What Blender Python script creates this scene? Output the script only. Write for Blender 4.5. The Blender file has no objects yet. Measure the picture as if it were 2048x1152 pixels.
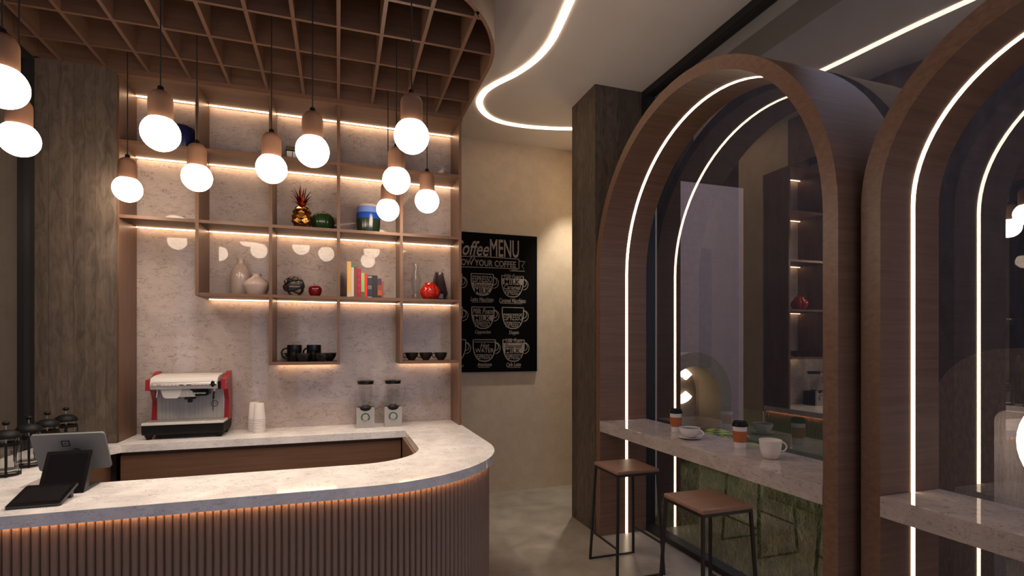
import bpy, bmesh, math, random
from mathutils import Vector, Matrix
random.seed(7)
PI = math.pi
R = math.radians
SC = bpy.context.scene
COL = SC.collection

# ------------------------------------------------------------------ camera, world, exposure
FPX = 1041.0                                  # focal length in pixels of the 2048 px wide frame
YAW = math.atan(347.0 / FPX)
EYE = 1.65
cam_d = bpy.data.cameras.new('camera')
cam_d.sensor_width = 36.0
cam_d.lens = FPX / 2048.0 * 36.0
cam_d.shift_y = 114.0 / 2048.0
cam_d.clip_start = 0.05
cam = bpy.data.objects.new('camera', cam_d)
cam.location = (0, 0, EYE)
cam.rotation_euler = (R(90), 0, -YAW)
COL.objects.link(cam)
SC.camera = cam

world = bpy.data.worlds.new('dusk_sky')
SC.world = world
world.use_nodes = True
bg = world.node_tree.nodes['Background']
bg.inputs[0].default_value = (0.42, 0.46, 0.63, 1)
bg.inputs[1].default_value = 3.3

SC.view_settings.view_transform = 'Standard'
SC.view_settings.look = 'None'
SC.view_settings.gamma = 1.0
SC.view_settings.use_curve_mapping = False
SC.view_settings.exposure = 0.0
SC.cycles.max_bounces = 8
SC.cycles.diffuse_bounces = 4
SC.cycles.glossy_bounces = 4
SC.cycles.transparent_max_bounces = 10
SC.cycles.caustics_reflective = False
SC.cycles.caustics_refractive = False

GLOBE_L = 25.0      # radiance of the pendant globes
STRIP_L = 6.0       # ceiling and arch light lines
SHELF_L = 16.0       # strips under the shelves
COUNTER_L = 17.0     # strip under the counter top
WARM = (1.0, 0.64, 0.37)

# ------------------------------------------------------------------ mesh helper
class MB:
    def __init__(self, o=(0, 0, 0)):
        self.v, self.f, self.o = [], [], Vector(o)
    def add(self, vs, fs):
        n = len(self.v)
        self.v += [tuple(p) for p in vs]
        self.f += [tuple(i + n for i in f) for f in fs]
        return self
    def box(self, x0, x1, y0, y1, z0, z1, c=0.0):
        if x0 > x1: x0, x1 = x1, x0
        if y0 > y1: y0, y1 = y1, y0
        if z0 > z1: z0, z1 = z1, z0
        if c <= 0:
            return self.add([(x0,y0,z0),(x1,y0,z0),(x1,y1,z0),(x0,y1,z0),(x0,y0,z1),(x1,y0,z1),(x1,y1,z1),(x0,y1,z1)],
                            [(3,2,1,0),(4,5,6,7),(0,1,5,4),(1,2,6,5),(2,3,7,6),(3,0,4,7)])
        bm = bmesh.new()
        bmesh.ops.create_cube(bm, size=1)
        for p in bm.verts:
            p.co = Vector(((x0+x1)/2 + p.co.x*(x1-x0), (y0+y1)/2 + p.co.y*(y1-y0), (z0+z1)/2 + p.co.z*(z1-z0)))
        bmesh.ops.bevel(bm, geom=bm.edges[:], offset=c, segments=2, affect='EDGES', profile=0.6)
        return self.bm(bm)
    def bm(self, bm, M=None):
        bm.verts.index_update()
        vs = [(M @ p.co if M else p.co.copy()) for p in bm.verts]
        fs = [tuple(q.index for q in f.verts) for f in bm.faces]
        bm.free()
        return self.add(vs, fs)
    def lathe(self, prof, c=(0,0,0), n=24, M=None, a0=0.0, a1=2*PI):
        full = abs(a1 - a0 - 2*PI) < 1e-6
        m = n if full else n + 1
        vs, fs, rings = [], [], []
        for r, z in prof:
            if r < 1e-6:
                rings.append([len(vs)]); vs.append((0, 0, z))
            else:
                k = []
                for i in range(m):
                    a = a0 + (a1-a0)*i/n
                    k.append(len(vs)); vs.append((r*math.cos(a), r*math.sin(a), z))
                rings.append(k)
        for A, B in zip(rings, rings[1:]):
            for i in range(n):
                j = (i+1) % m
                if len(A) == 1 and len(B) == 1: continue
                if len(A) == 1: fs.append((A[0], B[j], B[i]))
                elif len(B) == 1: fs.append((A[i], A[j], B[0]))
                else: fs.append((A[i], A[j], B[j], B[i]))
        out = []
        for p in vs:
            q = Vector(p)
            if M: q = M @ q
            out.append(q + Vector(c))
        return self.add(out, fs)
    def tube(self, pts, r, n=8, closed=False, cap=True):
        pts = [Vector(p) for p in pts]
        rs = r if isinstance(r, (list, tuple)) else [r]*len(pts)
        vs, fs = [], []
        N = len(pts)
        up = None
        for i, p in enumerate(pts):
            a = pts[(i-1) % N] if (closed or i > 0) else p
            b = pts[(i+1) % N] if (closed or i < N-1) else p
            t = (b-a).normalized()
            if up is None:
                up = Vector((0,0,1)) if abs(t.z) < 0.9 else Vector((1,0,0))
            s = t.cross(up).normalized(); w = s.cross(t).normalized(); up = w
            for k in range(n):
                q = 2*PI*k/n
                vs.append(p + (s*math.cos(q) + w*math.sin(q))*rs[i])
        for i in range(N if closed else N-1):
            for k in range(n):
                a, b = i*n+k, i*n+(k+1) % n
                c, d = ((i+1) % N)*n+k, ((i+1) % N)*n+(k+1) % n
                fs.append((a, b, d, c))
        if cap and not closed:
            fs.append(tuple(range(n))[::-1]); fs.append(tuple((N-1)*n+k for k in range(n)))
        return self.add(vs, fs)
    def bar(self, a, b, w, h=None):                    # square section bar between two points
        h = h or w
        a, b = Vector(a), Vector(b)
        t = (b-a).normalized()
        up = Vector((0,0,1)) if abs(t.z) < 0.8 else Vector((0,1,0))
        s = t.cross(up).normalized(); u = s.cross(t).normalized()
        vs = [p + s*(i*w/2) + u*(j*h/2) for p in (a, b) for i, j in ((-1,-1),(1,-1),(1,1),(-1,1))]
        return self.add(vs, [(0,1,2,3)[::-1],(4,5,6,7),(0,1,5,4),(1,2,6,5),(2,3,7,6),(3,0,4,7)])
    def prism(self, poly, axis, a, b):                 # poly in the two other axes, extruded along axis
        def P(p, t):
            return {'x': (t, p[0], p[1]), 'y': (p[0], t, p[1]), 'z': (p[0], p[1], t)}[axis]
        n = len(poly)
        vs = [P(p, a) for p in poly] + [P(p, b) for p in poly]
        return self.add(vs, [tuple(range(n))[::-1], tuple(range(n, 2*n))] + [(i, (i+1) % n, n+(i+1) % n, n+i) for i in range(n)])
    def ring(self, outer, inner, axis, a, b, closed=True):   # band between two equal-length paths, extruded
        def P(p, t):
            return {'x': (t, p[0], p[1]), 'y': (p[0], t, p[1]), 'z': (p[0], p[1], t)}[axis]
        n = len(outer)
        vs = [P(p, a) for p in outer] + [P(p, a) for p in inner] + [P(p, b) for p in outer] + [P(p, b) for p in inner]
        fs = []
        for i in range(n if closed else n-1):
            j = (i+1) % n
            fs += [(i, j, n+j, n+i), (2*n+i, 3*n+i, 3*n+j, 2*n+j), (i, 2*n+i, 2*n+j, j), (n+i, n+j, 3*n+j, 3*n+i)]
        if not closed:
            for i in (0, n-1): fs.append((i, n+i, 3*n+i, 2*n+i))
        return self.add(vs, fs)
    def build(self, name, m, parent=None, smooth=40, kind=None):
        me = bpy.data.meshes.new(name)
        me.from_pydata([tuple(Vector(p) - self.o) for p in self.v], [], self.f)
        bm = bmesh.new(); bm.from_mesh(me)
        bmesh.ops.recalc_face_normals(bm, faces=bm.faces[:])
        bm.to_mesh(me); bm.free()
        if smooth:
            me.polygons.foreach_set('use_smooth', [True]*len(me.polygons))
            me.set_sharp_from_angle(angle=R(smooth))
        if m: me.materials.append(m)
        ob = bpy.data.objects.new(name, me)
        COL.objects.link(ob)
        if parent: ob.parent = parent
        elif self.o.length > 0: ob.location = self.o
        if kind: ob['kind'] = kind
        return ob

def thing(name, label, cat, loc=(0,0,0), rz=0.0, group=None):
    o = bpy.data.objects.new(name, None)
    o.empty_display_size = 0.1
    COL.objects.link(o)
    o.location = loc; o.rotation_euler = (0, 0, rz)
    return tag(o, label, cat, group)
def tag(o, label, cat, group=None):
    o['label'] = label; o['category'] = cat
    if group: o['group'] = group
    return o
def struct_root(name, loc=(0,0,0)):
    o = bpy.data.objects.new(name, None); COL.objects.link(o); o.location = loc; o['kind'] = 'structure'
    return o
def copy_tree(o, parent=None, loc=None, rz=None, label=None):
    c = o.copy(); COL.objects.link(c); c.parent = parent
    if loc is not None: c.location = loc
    if rz is not None: c.rotation_euler = (0, 0, rz)
    if label: c['label'] = label
    for ch in list(o.children): copy_tree(ch, c)
    return c

# ------------------------------------------------------------------ materials
def new_mat(name):
    m = bpy.data.materials.new(name); m.use_nodes = True
    return m, m.node_tree, m.node_tree.nodes['Principled BSDF']
def plain(name, col, rough=0.5, metal=0.0, spec=0.5, coat=0.0, trans=0.0, ior=1.45):
    m, nt, b = new_mat(name)
    b.inputs['Base Color'].default_value = (*col, 1)
    b.inputs['Roughness'].default_value = rough
    b.inputs['Metallic'].default_value = metal
    b.inputs['Specular IOR Level'].default_value = spec
    b.inputs['Coat Weight'].default_value = coat
    b.inputs['Transmission Weight'].default_value = trans
    b.inputs['IOR'].default_value = ior
    return m
def glow(name, col, s):
    m, nt, b = new_mat(name)
    b.inputs['Base Color'].default_value = (*[min(1, c) for c in col], 1)
    b.inputs['Emission Color'].default_value = (*col, 1)
    b.inputs['Emission Strength'].default_value = s
    b.inputs['Roughness'].default_value = 0.6
    return m
def noise_mat(name, c1, c2, scale, rough=0.5, detail=6, bump=0.0, lo=0.35, hi=0.65, spec=0.5, distort=0.0, bump_dist=0.01, rough2=None):
    m, nt, b = new_mat(name)
    N, L = nt.nodes, nt.links
    tc = N.new('ShaderNodeTexCoord'); mp = N.new('ShaderNodeMapping')
    mp.inputs['Scale'].default_value = scale
    no = N.new('ShaderNodeTexNoise'); no.inputs['Scale'].default_value = 1.0; no.inputs['Detail'].default_value = detail
    no.inputs['Roughness'].default_value = 0.65; no.inputs['Distortion'].default_value = distort
    rp = N.new('ShaderNodeValToRGB')
    rp.color_ramp.elements[0].position = lo; rp.color_ramp.elements[0].color = (*c1, 1)
    rp.color_ramp.elements[1].position = hi; rp.color_ramp.elements[1].color = (*c2, 1)
    L.new(tc.outputs['Object'], mp.inputs['Vector']); L.new(mp.outputs[0], no.inputs['Vector'])
    L.new(no.outputs['Fac'], rp.inputs[0]); L.new(rp.outputs[0], b.inputs['Base Color'])
    b.inputs['Roughness'].default_value = rough; b.inputs['Specular IOR Level'].default_value = spec
    if rough2 is not None:
        mr = N.new('ShaderNodeMapRange'); mr.inputs['To Min'].default_value = rough; mr.inputs['To Max'].default_value = rough2
        mr.inputs['From Min'].default_value = lo; mr.inputs['From Max'].default_value = hi
        L.new(no.outputs['Fac'], mr.inputs['Value']); L.new(mr.outputs[0], b.inputs['Roughness'])
    if bump:
        bp = N.new('ShaderNodeBump'); bp.inputs['Strength'].default_value = bump; bp.inputs['Distance'].default_value = bump_dist
        L.new(no.outputs['Fac'], bp.inputs['Height']); L.new(bp.outputs[0], b.inputs['Normal'])
    return m
def wood(name, axis, c1=(0.112,0.058,0.036), c2=(0.172,0.092,0.055), rough=0.42, spec=0.35):
    s = {'x': (1.6,28,42), 'y': (28,1.6,42), 'z': (36,36,1.6)}[axis]
    return noise_mat(name, c1, c2, s, rough, 8, 0.05, 0.3, 0.72, spec=spec, distort=0.6, bump_dist=0.002)
def marble(name, base, vein, rough=0.05, spec=0.25, scale=1.0, amount=1.0):
    m, nt, b = new_mat(name)
    N, L = nt.nodes, nt.links
    tc = N.new('ShaderNodeTexCoord'); mp = N.new('ShaderNodeMapping')
    mp.inputs['Scale'].default_value = (7*scale, 7*scale, 16*scale)
    mp.inputs['Rotation'].default_value = (0.1, 0.35, 0.2)
    L.new(tc.outputs['Object'], mp.inputs['Vector'])
    def noise(vec, sc, det, dist=0.0, rough_=0.6):
        n = N.new('ShaderNodeTexNoise'); n.inputs['Scale'].default_value = sc; n.inputs['Detail'].default_value = det
        n.inputs['Distortion'].default_value = dist; n.inputs['Roughness'].default_value = rough_
        L.new(vec, n.inputs['Vector']); return n.outputs['Fac']
    def math_(op, a, bv=None):
        n = N.new('ShaderNodeMath'); n.operation = op
        for k, v in ((0, a), (1, bv)):
            if v is None: continue
            if isinstance(v, (int, float)): n.inputs[k].default_value = v
            else: L.new(v, n.inputs[k])
        return n.outputs[0]
    def rng(v, a, b_, c, d):
        n = N.new('ShaderNodeMapRange'); n.inputs['From Min'].default_value = a; n.inputs['From Max'].default_value = b_
        n.inputs['To Min'].default_value = c; n.inputs['To Max'].default_value = d; L.new(v, n.inputs['Value']); return n.outputs[0]
    n1 = noise(mp.outputs[0], 1.0, 7, 1.2, 0.62)
    ridge = rng(math_('ABSOLUTE', math_('SUBTRACT', n1, 0.5)), 0.0, 0.022, 1.0, 0.0)
    n2 = noise(mp.outputs[0], 0.9, 4, 0.3)
    gate = rng(n2, 0.40, 0.58, 0.0, 1.0)
    n3 = noise(tc.outputs['Object'], 2.2*scale, 5, 0.5)
    veins = math_('MULTIPLY', math_('MULTIPLY', ridge, gate), 0.75*amount)
    mix1 = N.new('ShaderNodeMix'); mix1.data_type = 'RGBA'
    mix1.inputs['A'].default_value = (*[c*0.86 for c in base], 1); mix1.inputs['B'].default_value = (*[min(1, c*1.1) for c in base], 1)
    L.new(rng(n3, 0.35, 0.65, 0, 1), mix1.inputs['Factor'])
    mix2 = N.new('ShaderNodeMix'); mix2.data_type = 'RGBA'
    mix2.inputs['B'].default_value = (*vein, 1)
    L.new(mix1.outputs['Result'], mix2.inputs['A']); L.new(veins, mix2.inputs['Factor'])
    L.new(mix2.outputs['Result'], b.inputs['Base Color'])
    b.inputs['Roughness'].default_value = rough; b.inputs['Specular IOR Level'].default_value = spec
    return m
def glass_sheet(name, tint=(0.78,0.78,0.78), ior=2.2, rough=0.0):
    m = bpy.data.materials.new(name); m.use_nodes = True
    nt = m.node_tree; N, L = nt.nodes, nt.links
    N.remove(N['Principled BSDF'])
    out = N['Material Output']
    t = N.new('ShaderNodeBsdfTransparent'); t.inputs[0].default_value = (*tint, 1)
    g = N.new('ShaderNodeBsdfGlossy'); g.inputs['Roughness'].default_value = rough; g.inputs['Color'].default_value = (1,1,1,1)
    f0 = ((ior-1)/(ior+1))**2                          # Schlick reflectance, alike on both faces of the sheet
    lw = N.new('ShaderNodeLayerWeight'); lw.inputs['Blend'].default_value = 0.5
    pw = N.new('ShaderNodeMath'); pw.operation = 'POWER'; pw.inputs[1].default_value = 4.0
    mr = N.new('ShaderNodeMapRange'); mr.inputs['To Min'].default_value = f0; mr.inputs['To Max'].default_value = 1.0
    L.new(lw.outputs['Facing'], pw.inputs[0]); L.new(pw.outputs[0], mr.inputs['Value'])
    mx = N.new('ShaderNodeMixShader')
    L.new(mr.outputs[0], mx.inputs[0]); L.new(t.outputs[0], mx.inputs[1]); L.new(g.outputs[0], mx.inputs[2]); L.new(mx.outputs[0], out.inputs[0])
    return m

M_COFX, M_COFY = wood('canopy_walnut_x', 'x', (0.082,0.043,0.027), (0.135,0.073,0.048)), wood('canopy_walnut_y', 'y', (0.082,0.043,0.027), (0.135,0.073,0.048))
M_COFTOP = wood('canopy_shaded_walnut', 'x', (0.045,0.024,0.016), (0.075,0.041,0.028))  # top panel wood darkened to carry the shade inside the coffers
M_WX, M_WY, M_WZ = wood('walnut_veneer_x', 'x'), wood('walnut_veneer_y', 'y'), wood('walnut_veneer_z', 'z')
M_ARCH = wood('walnut_arch_veneer', 'x', (0.125,0.066,0.042), (0.195,0.108,0.072), 0.4)
M_SLAT = wood('slat_wood', 'z', (0.235,0.150,0.108), (0.32,0.212,0.158), 0.5)
M_CABX = wood('cabinet_wood', 'x', (0.14,0.075,0.045), (0.20,0.11,0.07), 0.45)
M_SEAT = wood('stool_seat_wood', 'x', (0.20,0.11,0.075), (0.28,0.16,0.11), 0.35)
M_SHADE = plain('lamp_wood_shade', (0.19,0.098,0.058), 0.42, spec=0.4)
M_MARBLE = marble('polished_marble', (0.45,0.375,0.335), (0.10,0.072,0.065), 0.012, 0.25, 1.5, 1.0)
M_TOP = marble('counter_marble', (0.82,0.78,0.76), (0.27,0.22,0.21), 0.05, 0.2, 2.2, 0.9)
M_BAR = marble('bar_marble', (0.44,0.37,0.335), (0.10,0.075,0.065), 0.05, 0.3, 2.4, 1.1)
M_CEIL = noise_mat('ceiling_paint', (0.76,0.69,0.62), (0.79,0.72,0.65), (3,3,3), 0.85, spec=0.2)
M_PLASTER = noise_mat('beige_plaster', (0.60,0.485,0.35), (0.67,0.55,0.41), (9,9,9), 0.8, 8, 0.12, spec=0.2, bump_dist=0.004)
M_FLOOR = noise_mat('polished_concrete_floor', (0.22,0.19,0.155), (0.37,0.325,0.27), (3.2,3.2,3.2), 0.28, 10, 0.03, 0.32, 0.68, spec=0.4, distort=0.4, rough2=0.45)
M_BOARD = [noise_mat('board_formed_concrete_%d' % i, (0.068*k,0.051*k,0.038*k), (0.145*k,0.109*k,0.081*k), (24,24,6.0), 0.75, 10, 0.35, 0.34, 0.7, spec=0.25, distort=1.2, bump_dist=0.004) for i, k in enumerate((0.92, 1.0, 1.08))]
M_DARKGAP = plain('dark_joint', (0.02,0.017,0.014), 0.9)
M_BLACKMETAL = plain('black_metal', (0.012,0.011,0.011), 0.42, 0.0, 0.5)
M_BLACKFRAME = plain('black_window_frame', (0.010,0.009,0.009), 0.5)
M_BLACK = plain('black_gloss', (0.005,0.005,0.006), 0.14, spec=0.35)
M_BLACKMATT = plain('black_matt', (0.006,0.0055,0.0055), 0.5, spec=0.2)
M_CORD = plain('black_cord', (0.01,0.01,0.01), 0.6)
M_GLASS = glass_sheet('tinted_window_glass', (0.70,0.68,0.68), 3.0)
M_PANE2 = glass_sheet('clear_window_glass', (0.85,0.86,0.88), 1.6)
M_THIN = glass_sheet('thin_clear_glass', (0.93,0.93,0.92), 1.5)
M_SMOKE = glass_sheet('smoked_glass', (0.42,0.37,0.40), 1.55)
M_GLOBE = glow('opal_globe_light', (1.0,0.79,0.61), GLOBE_L)
M_STRIP = glow('light_line', (1.0,0.76,0.54), STRIP_L)
M_SHELFLED = glow('shelf_led', WARM, SHELF_L)
M_CTRLED = glow('counter_led', (1.0,0.52,0.22), COUNTER_L)
M_SIGN = glow('sign_letter_light', (1.0,0.84,0.66), 5.0)
M_STEEL = plain('brushed_steel', (0.55,0.53,0.50), 0.3, 1.0)
M_WHITEPL = plain('white_enamel', (0.62,0.58,0.54), 0.35)
M_RED = plain('red_enamel', (0.30,0.008,0.014), 0.3)
M_PAPER = plain('white_paper_cup', (0.68,0.62,0.58), 0.6)
M_CHINA = plain('white_china', (0.66,0.60,0.56), 0.18)
M_COFFEE = plain('coffee', (0.03,0.012,0.006), 0.15)
M_SLEEVE = plain('orange_cup_sleeve', (0.36,0.10,0.028), 0.6)
M_GREY = plain('grey_plastic', (0.15,0.15,0.148), 0.4, spec=0.3)
M_GREYDK = plain('dark_grey_plastic', (0.045,0.044,0.043), 0.4, spec=0.3)
M_SCREEN = plain('dark_screen', (0.008,0.007,0.008), 0.25, spec=0.2)

# ------------------------------------------------------------------ main dimensions (metres)
CEIL = 3.94
YS, YB = 4.14, 4.463            # shelf front, marble face
XG = 2.65                       # window glass plane
XA = 2.14                       # arch front
CX, CY, CR = 0.10, 3.33, 0.85   # corner of counter and canopy
XE, YF, XL = 0.95, 2.48, -1.83  # right edge, front edge, left edge of counter and canopy
ZC = 1.0                        # counter top
ZK = 3.477                      # underside of canopy

# ------------------------------------------------------------------ the room
MB().box(-4.4, XG+0.03, -3.7, 5.9, -0.12, 0).build('floor', M_FLOOR, kind='structure')
MB().box(-4.4, XG+0.25, -3.7, 5.9, CEIL, CEIL+0.2).build('ceiling', M_CEIL, kind='structure')

wb = MB().box(-1.9, XE-0.002, YB+0.02, 4.84, 0, CEIL).box(-1.9, XE-0.002, YS+0.01, YB+0.02, ZK+0.005, CEIL).build('wall_back', M_PLASTER, kind='structure')
MB().box(-1.40, 0.925, YB, YB+0.02, ZC-0.3, ZK).build('marble_slab', M_MARBLE, wb, 0)
MB().box(-3.4, 3.0, 5.6, 5.75, 0, CEIL).build('wall_rear', M_PLASTER, kind='structure')
MB().box(-3.55, -3.4, 4.6, 5.75, 0, CEIL).box(-4.4, -1.9, 4.6, 4.7, 0, CEIL).build('wall_passage', M_PLASTER, kind='structure')
MB().box(2.72, 2.9, 4.3, 5.75, 0, CEIL).build('wall_right', M_PLASTER, kind='structure')

def concrete_column(name, x0, x1, y0, y1, faces):
    r = struct_root(name, ((x0+x1)/2, (y0+y1)/2, 0))
    o = r.location.copy()
    e = 0.012
    MB(o).box(x0+e, x1-e, y0+e, y1-e, 0, CEIL).build('core', M_DARKGAP, r)
    k = 0
    for face, cuts in faces:
        for a, b in zip(cuts, cuts[1:]):
            p = random.choice((0.0, 0.0007, 0.0014))
            g = 0.0005
            mb = MB(o)
            if face == 'front': mb.box(a+g, b-g, y0+p, y0+e+0.004, 0, CEIL)
            elif face == 'left': mb.box(x0+p, x0+e+0.004, a+g, b-g, 0, CEIL)
            elif face == 'right': mb.box(x1-e-0.004, x1-p, a+g, b-g, 0, CEIL)
            mb.build('board', M_BOARD[k % 3], r, 0); k += 1
    return r
concrete_column('column_1', 2.135, 2.70, 4.10, 4.58, [('left', [4.10,4.22,4.35,4.46,4.58]), ('front', [2.14,2.25,2.36,2.48,2.58,2.70])])
concrete_column('column_2', -1.835, -1.397, 4.10, 4.60, [('front', [-1.835,-1.76,-1.695,-1.63,-1.57,-1.51,-1.455,-1.397])])

def seg_wall(name, y0, y1, xs, m):
    mb = MB()
    for x0, x1, z0, z1 in xs: mb.box(x0, x1, y0, y1, z0, z1)
    return mb.build(name, m, kind='structure')
WINS = [(-3.61,-2.85,0.0,3.80), (-1.83,-1.45,0.0,3.80), (-0.9,2.4,0.0,2.5)]
segs, px = [], -4.4
for x0, x1, z0, z1 in WINS:
    segs += [(px, x0, 0, CEIL), (x0, x1, z1, CEIL)]; px = x1
segs.append((px, XG+0.1, 0, CEIL))
seg_wall('wall_front', -3.7, -3.5, segs, M_CABX)
for i, (x0, x1, z0, z1) in enumerate(WINS):
    r = struct_root('window_%d' % (i+4), ((x0+x1)/2, -3.6, z0))
    MB(r.location).add([(x0,-3.6,z0+0.04),(x1,-3.6,z0+0.04),(x1,-3.6,z1),(x0,-3.6,z1)],[(0,1,2,3)]).build('pane', M_PANE2, r, 0)
    MB(r.location).box(x0, x1, -3.63, -3.57, z0, z0+0.05).box(x0, x0+0.04, -3.63, -3.57, z0+0.05, z1).box(x1-0.04, x1, -3.63, -3.57, z0+0.05, z1).build('window_frame', M_BLACKFRAME, r, 0)
MB().box(-4.4, -4.25, -3.7, 1.9, 0, CEIL).box(-4.4, -1.84, 1.78, 1.92, 0, CEIL).build('wall_left', M_PLASTER, kind='structure')

# glazed wall beside the bar: one large sheet in a black frame
w1 = struct_root('window_1', (XG, 1.0, 0))
o = w1.location
MB(o).add([(XG,-3.5,0.04),(XG,4.06,0.04),(XG,4.06,CEIL-0.05),(XG,-3.5,CEIL-0.05)],[(0,1,2,3)]).build('pane', M_GLASS, w1, 0)
MB(o).box(XG-0.045, XG+0.05, -3.5, 4.10, CEIL-0.06, CEIL).build('head_rail', M_BLACKFRAME, w1, 0)
MB(o).box(XG-0.05, XG+0.05, -3.5, 4.10, 0, 0.045).build('bottom_rail', M_BLACKFRAME, w1, 0)
MB(o).box(XG-0.047, XG+0.05, 4.03, 4.10, 0.045, CEIL-0.06).build('post', M_BLACKFRAME, w1, 0)
w2 = struct_root('window_2', (-1.86, 3.0, 0))
o = w2.location
MB(o).add([(-1.865,1.92,0.04),(-1.865,4.06,0.04),(-1.865,4.06,CEIL-0.05),(-1.865,1.92,CEIL-0.05)],[(0,1,2,3)]).build('pane', M_PANE2, w2, 0)
MB(o).box(-1.90, -1.835, 4.05, 4.14, 0, CEIL).build('post', M_BLACKFRAME, w2, 0)
MB(o).box(-1.90, -1.835, 1.92, 4.05, CEIL-0.5, CEIL).build('head_rail', M_BLACKFRAME, w2, 0)
MB(o).box(-1.90, -1.835, 1.92, 4.05, 0, 0.05).build('bottom_rail', M_BLACKFRAME, w2, 0)
# ------------------------------------------------------------------ outline shared by counter and canopy
def corner_path(off, y_end, n=28, x0=XL):
    """front edge from the window side, round the corner, back along the right side; offset inwards by off"""
    p = [(x0, YF+off), (CX, YF+off)]
    for i in range(1, n):
        a = -PI/2 + (PI/2)*i/n
        p.append((CX + (CR-off)*math.cos(a), CY + (CR-off)*math.sin(a)))
    p += [(XE-off, CY), (XE-off, y_end)]
    return p

# ------------------------------------------------------------------ coffered canopy
cn = thing('ceiling_canopy', 'walnut canopy of open square coffers curving above the service counter', 'canopy', (0, 3.3, ZK))
o = cn.location
T = 0.022
outer = corner_path(0, YS+0.005); inner = corner_path(T, YS+0.005)
MB(o).ring(outer, inner, 'z', ZK, CEIL, closed=False).build('fascia', M_WX, cn)
MB(o).box(XL-0.005, XL+T, YF, YS, ZK, CEIL).build('side_board', M_COFY, cn, 0)
MB(o).box(XL, XE-T, 4.076, 4.097, ZK, CEIL).build('rear_board', M_COFX, cn, 0)
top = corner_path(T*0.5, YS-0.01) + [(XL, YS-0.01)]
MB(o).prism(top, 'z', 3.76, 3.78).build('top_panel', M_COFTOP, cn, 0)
def y_front(x): return YF if x <= CX else CY - math.sqrt(max(0, CR**2 - (x-CX)**2))
def x_right(y): return XE if y >= CY else CX + math.sqrt(max(0, CR**2 - (y-CY)**2))
JT = 0.021
ys = [2.822, 3.155, 3.488, 3.822]
for k in range(-7, 4):
    x = k*0.2415
    if x < XL+0.05: continue
    MB(o).box(x-JT/2, x+JT/2, y_front(x)+0.012, 4.078, ZK, 3.765).build('joist', M_COFY, cn, 0)
for y in ys:
    MB(o).box(XL+T, x_right(y)-0.012, y-JT/2, y+JT/2, ZK+0.0006, 3.764).build('cross_joist', M_COFX, cn, 0)

# ------------------------------------------------------------------ wall shelving
sh = thing('wall_shelving', 'walnut open shelving unit with lit bays on the marble wall', 'shelving', (0, YS, ZC))
o = sh.location
XV = [-1.405, -0.937, -0.4685, 0.0, 0.4685, 0.937]
LV = [3.466, 3.02, 2.516, 2.006, 1.514]
t2 = 0.011
bottoms = [ZC, LV[3], LV[4], LV[4], LV[4], ZC]
for i, x in enumerate(XV):
    nm = 'side_panel' if i in (0, 5) else 'divider'
    z0 = bottoms[i] + (0.0005 if i in (0, 5) else -t2)
    z1 = LV[0]-t2
    MB(o).box(x-t2, x+t2, YS, YB-0.001, z0, z1).build(nm, M_WZ, sh, 0)
MB(o).box(XV[0]-t2, XV[5]+t2, 4.0985, YB-0.001, LV[0]-t2, ZK+0.004).build('top_board', M_WX, sh, 0)
def bay(i, j, z, strip=True):
    s = MB(o).box(XV[i]+t2, XV[j]-t2, YS+0.002, YB-0.001, z-t2, z+t2).build('shelf', M_WX, sh, 0)
    if strip: led(i, j, z)
def led(i, j, z):
    MB(o).box(XV[i]+t2+0.004, XV[j]-t2-0.004, YB-0.034, YB-0.020, z-t2-0.004, z-t2).build('led_strip', M_SHELFLED, sh, 0)
for i, j in ((0,1),(1,2),(2,3),(3,4),(4,5)): led(i, j, LV[0])
for i in range(5):
    for L_ in (1, 2, 3, 4):
        if L_ == 3 and i == 0: continue
        if L_ == 4 and i not in (2, 4): continue
        bay(i, i+1, LV[L_])

# ------------------------------------------------------------------ service counter
ct = thing('service_counter', 'service counter front of upright rounded wooden slats curving to the wall', 'counter', (0.1, 3.3, 0))
o = ct.location
OV = 0.048
pa = corner_path(OV, YB-0.01); pb = corner_path(OV+0.03, YB-0.01)
MB(o).ring(pa, pb, 'z', 0.0, ZC-0.052, closed=False).build('backing_panel', M_CABX, ct)
ia = [(XL+0.4, 2.97)] + [(CX, 2.97)] + [(CX + 0.36*math.cos(-PI/2 + PI/2*i/12), CY + 0.36*math.sin(-PI/2 + PI/2*i/12)) for i in range(1, 12)] + [(0.46, CY), (0.46, 4.03)]
ib = [(p[0]+0.0, p[1]-0.02) if p[1] < 2.99 else (p[0]+0.02, p[1]) for p in ia]
MB(o).ring(ia, ib, 'z', 0.0, ZC-0.052, closed=False).build('inner_panel', M_CABX, ct)
sm = MB()
ns = 8
pr = [(0.0128*math.cos(PI*i/ns), -0.013*math.sin(PI*i/ns)) for i in range(ns+1)]
sm.prism([(0.0128, 0.004)] + pr + [(-0.0128, 0.004)], 'z', 0.02, ZC-0.058)
s0 = sm.build('slat', M_SLAT, ct)
def path_iter(path, step, start=0.0):
    d = start
    for a, b in zip(path, path[1:]):
        L_ = math.hypot(b[0]-a[0], b[1]-a[1])
        while d <= L_:
            f = d/L_
            yield (a[0]+(b[0]-a[0])*f, a[1]+(b[1]-a[1])*f), math.atan2(b[1]-a[1], b[0]-a[0])
            d += step
        d -= L_
fine = corner_path(OV-0.003, YB-0.02, 90)
first = True
for (x, y), a in path_iter(fine, 0.030, 0.015):
    s = s0 if first else s0.copy()
    if not first: COL.objects.link(s)
    first = False
    s.parent = ct
    s.location = (x-o.x, y-o.y, 0); s.rotation_euler = (0, 0, a)
la = corner_path(0.022, YB-0.02, 40); lb = corner_path(0.031, YB-0.02, 40)
MB(o).ring(la, lb, 'z', ZC-0.0525, ZC-0.0503, closed=False).build('led_strip', M_CTRLED, ct)

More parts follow.
